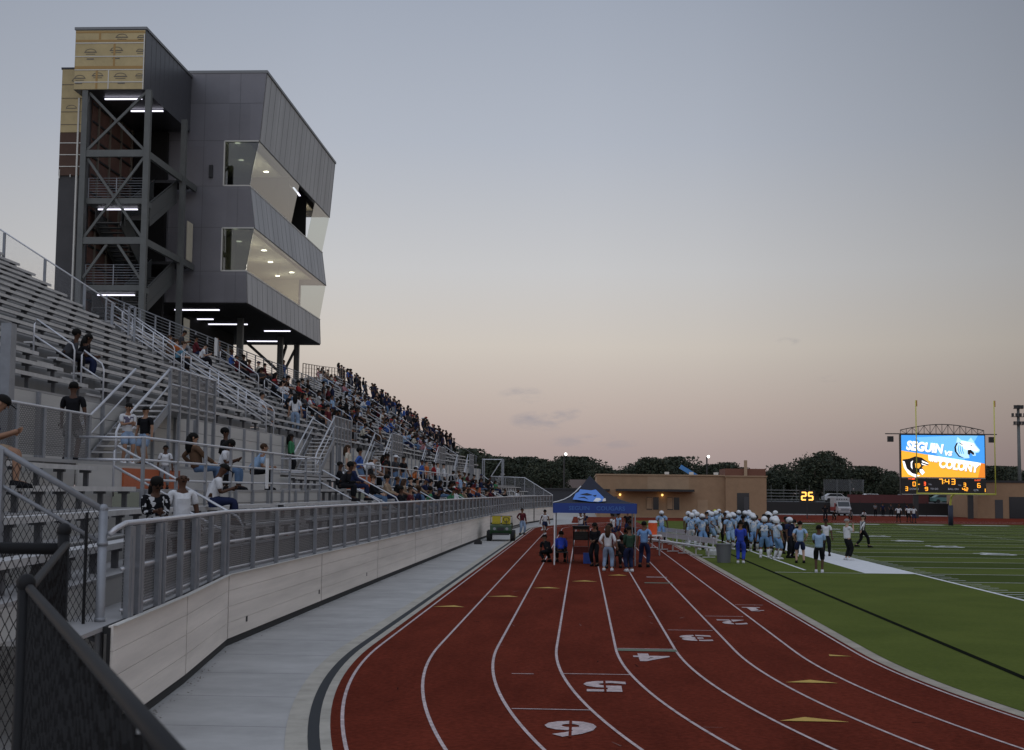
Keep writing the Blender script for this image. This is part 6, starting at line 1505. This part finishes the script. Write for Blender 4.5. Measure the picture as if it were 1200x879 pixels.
for px_, y, h_, ps, l, sk, tp, bt, hr in ((806,79,150,'player','football player in pale blue left of the person in grey top and black shorts','skin_dark','light blue','light blue','helmet'),(816,77,70,'player_hips','football player in pale blue just right of the person in black shorts','skin_brown','light blue','sky blue','helmet'),
    (827,80,200,'stand','staff member in navy with a dark cap below the yellow helmet','skin_tan','navy','black','cap'),(838,83,90,'player','football player in pale blue behind the middle pair with hands on hips','skin_dark','light blue','white','helmet'),(848,79,180,'crossed','staff member in black with crossed arms in the middle of the crowd','skin_dark','black','black','short'),
    (857,77,100,'player','football player in pale blue left of the scrubs, farther back','skin_brown','light blue','sky blue','helmet'),(864,86,160,'player_hips','football player in pale blue under the doorway, left half','skin_dark','light blue','light blue','helmet'),(880,75,220,'player_walk','football player in pale blue walking between number 22 and the tall person in black','skin_brown','light blue','sky blue','helmet'),
    (810,73,20,'player','football player in pale blue nearest the left half of the heap of balls','skin_dark','light blue','white','helmet'),(822,70,160,'player_hips','football player in pale blue just behind the heap of balls','skin_brown','light blue','sky blue','helmet'),(853,71,150,'player','football player in pale blue just left of the person in blue scrubs','skin_brown','light blue','light blue','helmet'),
    (832,86,120,'stand','staff member in a dark cap and black top at the rear of the left group','skin_tan','black','black','cap'),(872,82,200,'player','football player in pale blue behind number 22, farther back','skin_dark','light blue','white','helmet'),(899,78,170,'player','football player in pale blue at the right rear of the crowd','skin_dark','light blue','sky blue','helmet'),
    (893,74,180,'stand2','staff member in dark grey with a black cap right of the tall person in black','skin_dark','dark grey','black','cap'),(884,70,30,'stand','staff member all in black with his back turned beside number 22','skin_dark','black','black','short')):
    pl_ = hr == 'helmet'; person((px_-683)/1600*y,y,.03,h_,ps,l,sk,tp,bt,hr,'black',slv=.6 if pl_ else 1.9,legs=1.15 if pl_ else 1.9,shoes='white' if pl_ else 'black',s=1.03,player=pl_,group='football players in pale blue kit on the sideline' if pl_ else None)
# on the stand, near part
def on(x, y, z, *a, **k): return person(x,y,z,*a,**k)
on(-8.97,20.0,2.87,75,'sit_phone','man in dark shirt and tan shorts seated at the left edge behind the slanting guard','skin_tan','navy','tan','cap','hair_black',legs=.9,s=1.08)
on(-11.6,30.5,3.45,-8,'stand2','man in a black t-shirt and patterned grey shorts walking away behind the chain-link fence','skin_dark','black','camo grey','short',legs=.98,s=1.06,slv=.85,long=.4)
on(-11.0,32.5,3.45,140,'phone','man in a white print t-shirt and light denim shorts by the stair','skin_tan','print white','light denim','short','hair_black',legs=.95,s=.86,shoes='white',long=.3)
on(-11.05,34.0,3.45,200,'stand','man in a black t-shirt, cap and light denim shorts by the stair','skin_tan','black','light denim','cap','hair_black',legs=.95,s=.86,long=.3)
on(-7.45,23.6,1.32,150,'phone','girl with long braids in a black and white patterned top at the front rail','skin_dark','floral','black','long','hair_black',s=1.03,slv=1.2)
on(-7.45,25.2,1.32,150,'stand','boy in a white t-shirt and black shorts with shaved head at the front rail','skin_dark','white','black',None,legs=.9,s=1.08)
on(-8.15,29.8,2.08,70,'sit_phone','man in white shirt and dark cap with phone, seated below the nearest platform','skin_dark','white','navy','cap','hair_black',s=1.05)
on(-9.75,34.2,2.86,60,'sit_back','woman with long dark hair in a tan top and jeans seated on the nearest platform','skin_tan','brown','denim','long','hair_black',s=1.08,slv=1.9)
on(-9.7,36.4,2.86,95,'sit_phone','girl with dark braided hair in a white t-shirt seated on the nearest platform','skin_dark','white','denim','long','hair_black',s=1.04)
on(-10.2,38.6,2.86,100,'stand','person in a black top standing at the back of the nearest platform','skin_dark','black','black','afro',s=1.0,slv=1.9)
on(-9.65,39.6,2.86,75,'sit_lean','man in a pale blue shirt leaning forward on the nearest platform','skin_tan','light blue','black','short','hair_brown',s=1.08)
on(-10.2,33.0,2.86,170,'stand','small child in a white top at the orange board','skin_dark','white','grey','short',s=.62)
on(-14.25,36.7,zr(2),60,'sit_lean','person in grey seated high on the bare benches, left of a pair','skin_dark','dark grey','black','afro',s=1.02,slv=1.9)
on(-14.2,37.5,zr(2),80,'sit_lean','person in black seated high on the bare benches, right of a pair','skin_dark','black','navy','long',s=1.0,slv=1.9)
on(-16.75,55.2,zr(6),85,'sit_lean','man in a teal shirt leaning forward at the top of the long handrail','skin_light','teal','black','short','hair_brown',s=1.05)
on(-17.6,57.0,zr(7),80,'sit','person in a brown top seated above the man in teal','skin_tan','brown','black','short','hair_brown',s=1.02,slv=1.9)
on(-17.7,58.1,zr(7),100,'sit_turn','person in an orange brown top seated beside the one in brown above the teal shirt','skin_light','orange','black','bun','hair_brown',s=1.0,slv=1.9)
on(-13.2,55.5,zr(1),85,'sit','person in white seated low beside the long handrail','skin_tan','white','grey','short',s=1.0)
on(-20.9,76.5,9.72,85,'stand2','person in a pale top standing on the walkway below the press box, left','skin_light','cream','black','short','hair_brown',s=1.03)
on(-21.2,78.2,9.72,110,'crossed','person in a grey top standing on the walkway below the press box, right','skin_tan','grey','black','short',s=1.03)
on(-20.1,90.5,9.72,95,'stand','man in a bright blue shirt standing under the far end of the press box','skin_tan','blue','light denim','short',s=1.05)
on(-13.4,63.0,zr(1),-5,'stand','person in a white t-shirt and jeans standing in the lower part of the middle section','skin_tan','white','light denim','long','hair_black',s=1.05)
on(-12.15,56.5,3.46,90,'stand','woman in a green top standing on the aisle beyond the nearest platform','skin_dark','green','black','long',s=1.0,slv=1.9)
on(-9.4,54.5,2.95,95,'stand','woman with blond hair in a cream top standing before the second platform','skin_light','cream','tan','long','hair_brown',s=1.0)
on(-9.45,59.0,2.86,75,'bend','man in a white shirt and cap bending over the second platform railing','skin_light','white','black','cap','hair_grey',s=1.05)
on(-9.6,66.0,2.86,85,'stand','person in a red top and pale trousers standing on the second platform','skin_dark','red','white','long',s=1.0,slv=1.9)
on(-7.7,86.0,2.1,90,'stand','person in a light blue shirt standing at the front of the lower benches','skin_tan','light blue','grey','short','hair_brown',s=1.05,slv=1.9)
on(-8.3,46.8,2.5,80,'sit_lean','person in black seated at the end of the nearest platform, white socks','skin_dark','black','black','afro',s=1.05,slv=1.9)
on(-8.3,49.3,2.5,75,'sit','man in a navy suit and pale shirt seated between the platforms','skin_tan','navy','navy','short','hair_brown',s=1.06,slv=1.9)
on(-9.1,51.0,2.5,85,'sit','tall person in a black jacket with a white front seated between the platforms','skin_dark','black','black','short',s=1.08,slv=1.9)
on(-8.3,54.0,2.08,95,'sit','person in a dark top and blue jeans seated below the blond woman','skin_light','black','denim','bun','hair_brown',s=1.05,slv=1.9)

# ------------------------------------------------------------------ the crowd: small in the photo, one mesh each with the colours on its own slots
def crowd_mesh(pose, hair, slv, legs):
    key = ('crowd',pose,hair,slv,legs)
    if key in GEO: return GEO[key]
    mb = MB()
    for i, g_ in enumerate((body_geo(pose), shirt_geo(pose, slv), pants_geo(pose, legs), hair_geo(pose, hair), shoe_geo(pose))): mb.add(g_.v, g_.f, i)
    me = mb.mesh('crowd_person', [colmat('grey')]*5)
    for p in me.polygons: p.use_smooth = True
    GEO[key] = me; return me
crnd = random.Random(11)
SKINS = ['skin_dark','skin_dark','skin_brown','skin_brown','skin_tan','skin_light']
USED = []
def crowd(x, y, z, head, pose, top, bottom, where, stance, s=1.0, hair=None):
    h_ = hair or crnd.choice(('short','short','long','afro','cap','bun')); slv = crnd.choice((.82,1.9)); me = crowd_mesh(pose, h_, slv, 1.9)
    o = bpy.data.objects.new('person', me); COL.objects.link(o); o.location = (x,y,z); o.rotation_euler = (0,0,rot_to(head)); o.scale = (s*1.1,s*1.1,s)
    hc = 'hair_black' if crnd.random() < .8 else 'hair_brown'; hcol = crnd.choice(('black','navy','white','red')) if h_ == 'cap' else hc
    for i, c in enumerate((crnd.choice(SKINS), top, bottom, hcol, crnd.choice(('white','black','black')))):
        o.material_slots[i].link = 'OBJECT'; o.material_slots[i].material = colmat(c)
    hw = {'short':'short hair','long':'long hair','afro':'round hair','cap':f'{hcol} cap','bun':'hair bun'}[h_]
    tag(o, f'{stance} spectator, {top} top, {bottom} trousers, {hw}, {where}', 'person', 'spectators '+where.split(', ')[0].strip())
def scatter(n, sec_rows, y0, y1, tops, where_fn, poses, stance, mind=.62, dens=None, feet=.0, hair=None):
    k = 0; tries = 0
    while k < n and tries < n*60:
        tries += 1; i = crnd.choice(sec_rows); y = crnd.uniform(y0, y1)
        if dens and crnd.random() > dens(i, y): continue
        ys_ = row_start('far', i) if y > 98 else 0
        if ys_ and y < ys_+.4: continue
        if any(abs(y-a) < .8 for a in (68,82.5,111,124.5)): continue
        if any(r_ == i and abs(q-y) < mind for r_, q in USED): continue
        USED.append((i, y)); ps = crnd.choice(poses); sit = ps.startswith('sit')
        x = xr(i)-RUN*.55+du(y)+(0 if sit else .24)
        crowd(x, y, zr(i), 90+crnd.uniform(-25,25), ps, crnd.choice(tops), crnd.choice(('black','black','denim','navy','dark grey','grey')), where_fn(i, y), stance, crnd.uniform(.95,1.08), hair)
        k += 1
ORD = ['first','second','third','fourth','fifth','sixth','seventh','eighth','ninth','tenth','eleventh','twelfth','thirteenth','fourteenth','fifteenth','sixteenth','seventeenth','eighteenth','nineteenth','twentieth','topmost','topmost','topmost']
SIT = ['sit','sit','sit_lean','sit_back','sit_turn','sit_phone']
MIX = ['black','black','black','dark grey','white','white','navy','red','maroon','grey','light blue','brown','cream','blue']
scatter(60, list(range(0,10)), 60, 96, MIX, lambda i, y: f'below the press box, {ORD[i]} row, '+('nearer' if y < 78 else 'farther'), SIT+['stand'], 'small', .7, lambda i, y: (.9 if y > 66 else .3)*(.5+.06*i))
scatter(78, list(range(1,20)), 100, 123.5, MIX+['white','red','pink','cream'], lambda i, y: f'on far benches, {ORD[i]} row, '+('nearer' if y < 112 else 'farther'), SIT, 'seated', .62, lambda i, y: 0 if (i > 11 and y < 116) or (i > 8 and y < 107) else min(1, .15+(y-100)/26))
scatter(74, list(range(3,22)), 128.5, 137.7, ['black','navy','navy','navy','black','dark grey','blue'], lambda i, y: f'in student block, {ORD[i]} row, '+('nearer' if y < 131 else 'farther'), ['stand','stand2','crossed','up' if False else 'hips','front'], 'standing', .55, lambda i, y: 1 if y > 133 else .5 if i < 14 else 0)
USED2 = []
for n, k, y0, y1 in ((12,0,55,92),(17,1,55,92),(7,3,94,122),(6,2,94,122),(8,0,94,125)):
    c = 0; tr_ = 0
    while c < n and tr_ < 500:
        tr_ += 1; y = crnd.uniform(y0, y1)
        if any(kk == k and abs(q-y) < .8 for kk, q in USED2) or any(abs(y-a) < .8 for a in LAIS): continue
        USED2.append((k, y)); x, zfl, zs = LR[k]; c += 1
        crowd(x+dl(y), y, zfl, 90+crnd.uniform(-25,25), crnd.choice(SIT), crnd.choice(['black','black','black','dark grey','maroon','navy','white','tan','green']), crnd.choice(('black','black','denim','navy')), f'on low benches, {ORD[k]} row, '+('nearer' if y < 75 else 'farther'), 'seated', crnd.uniform(.98,1.08))
for k in range(13):
    y = 57+k*2.6+crnd.uniform(-.5,.5); crowd(-9.6+dl(y), y, 2.86, 90+crnd.uniform(-30,30), crnd.choice(['stand','hips','sit','sit_lean','stand2','sit_turn']), crnd.choice(['black','black','dark grey','orange','blue','red','white','brown']), crnd.choice(('black','denim')), 'on second platform, '+('nearer' if k < 6 else 'farther'), 'lone', 1.02)
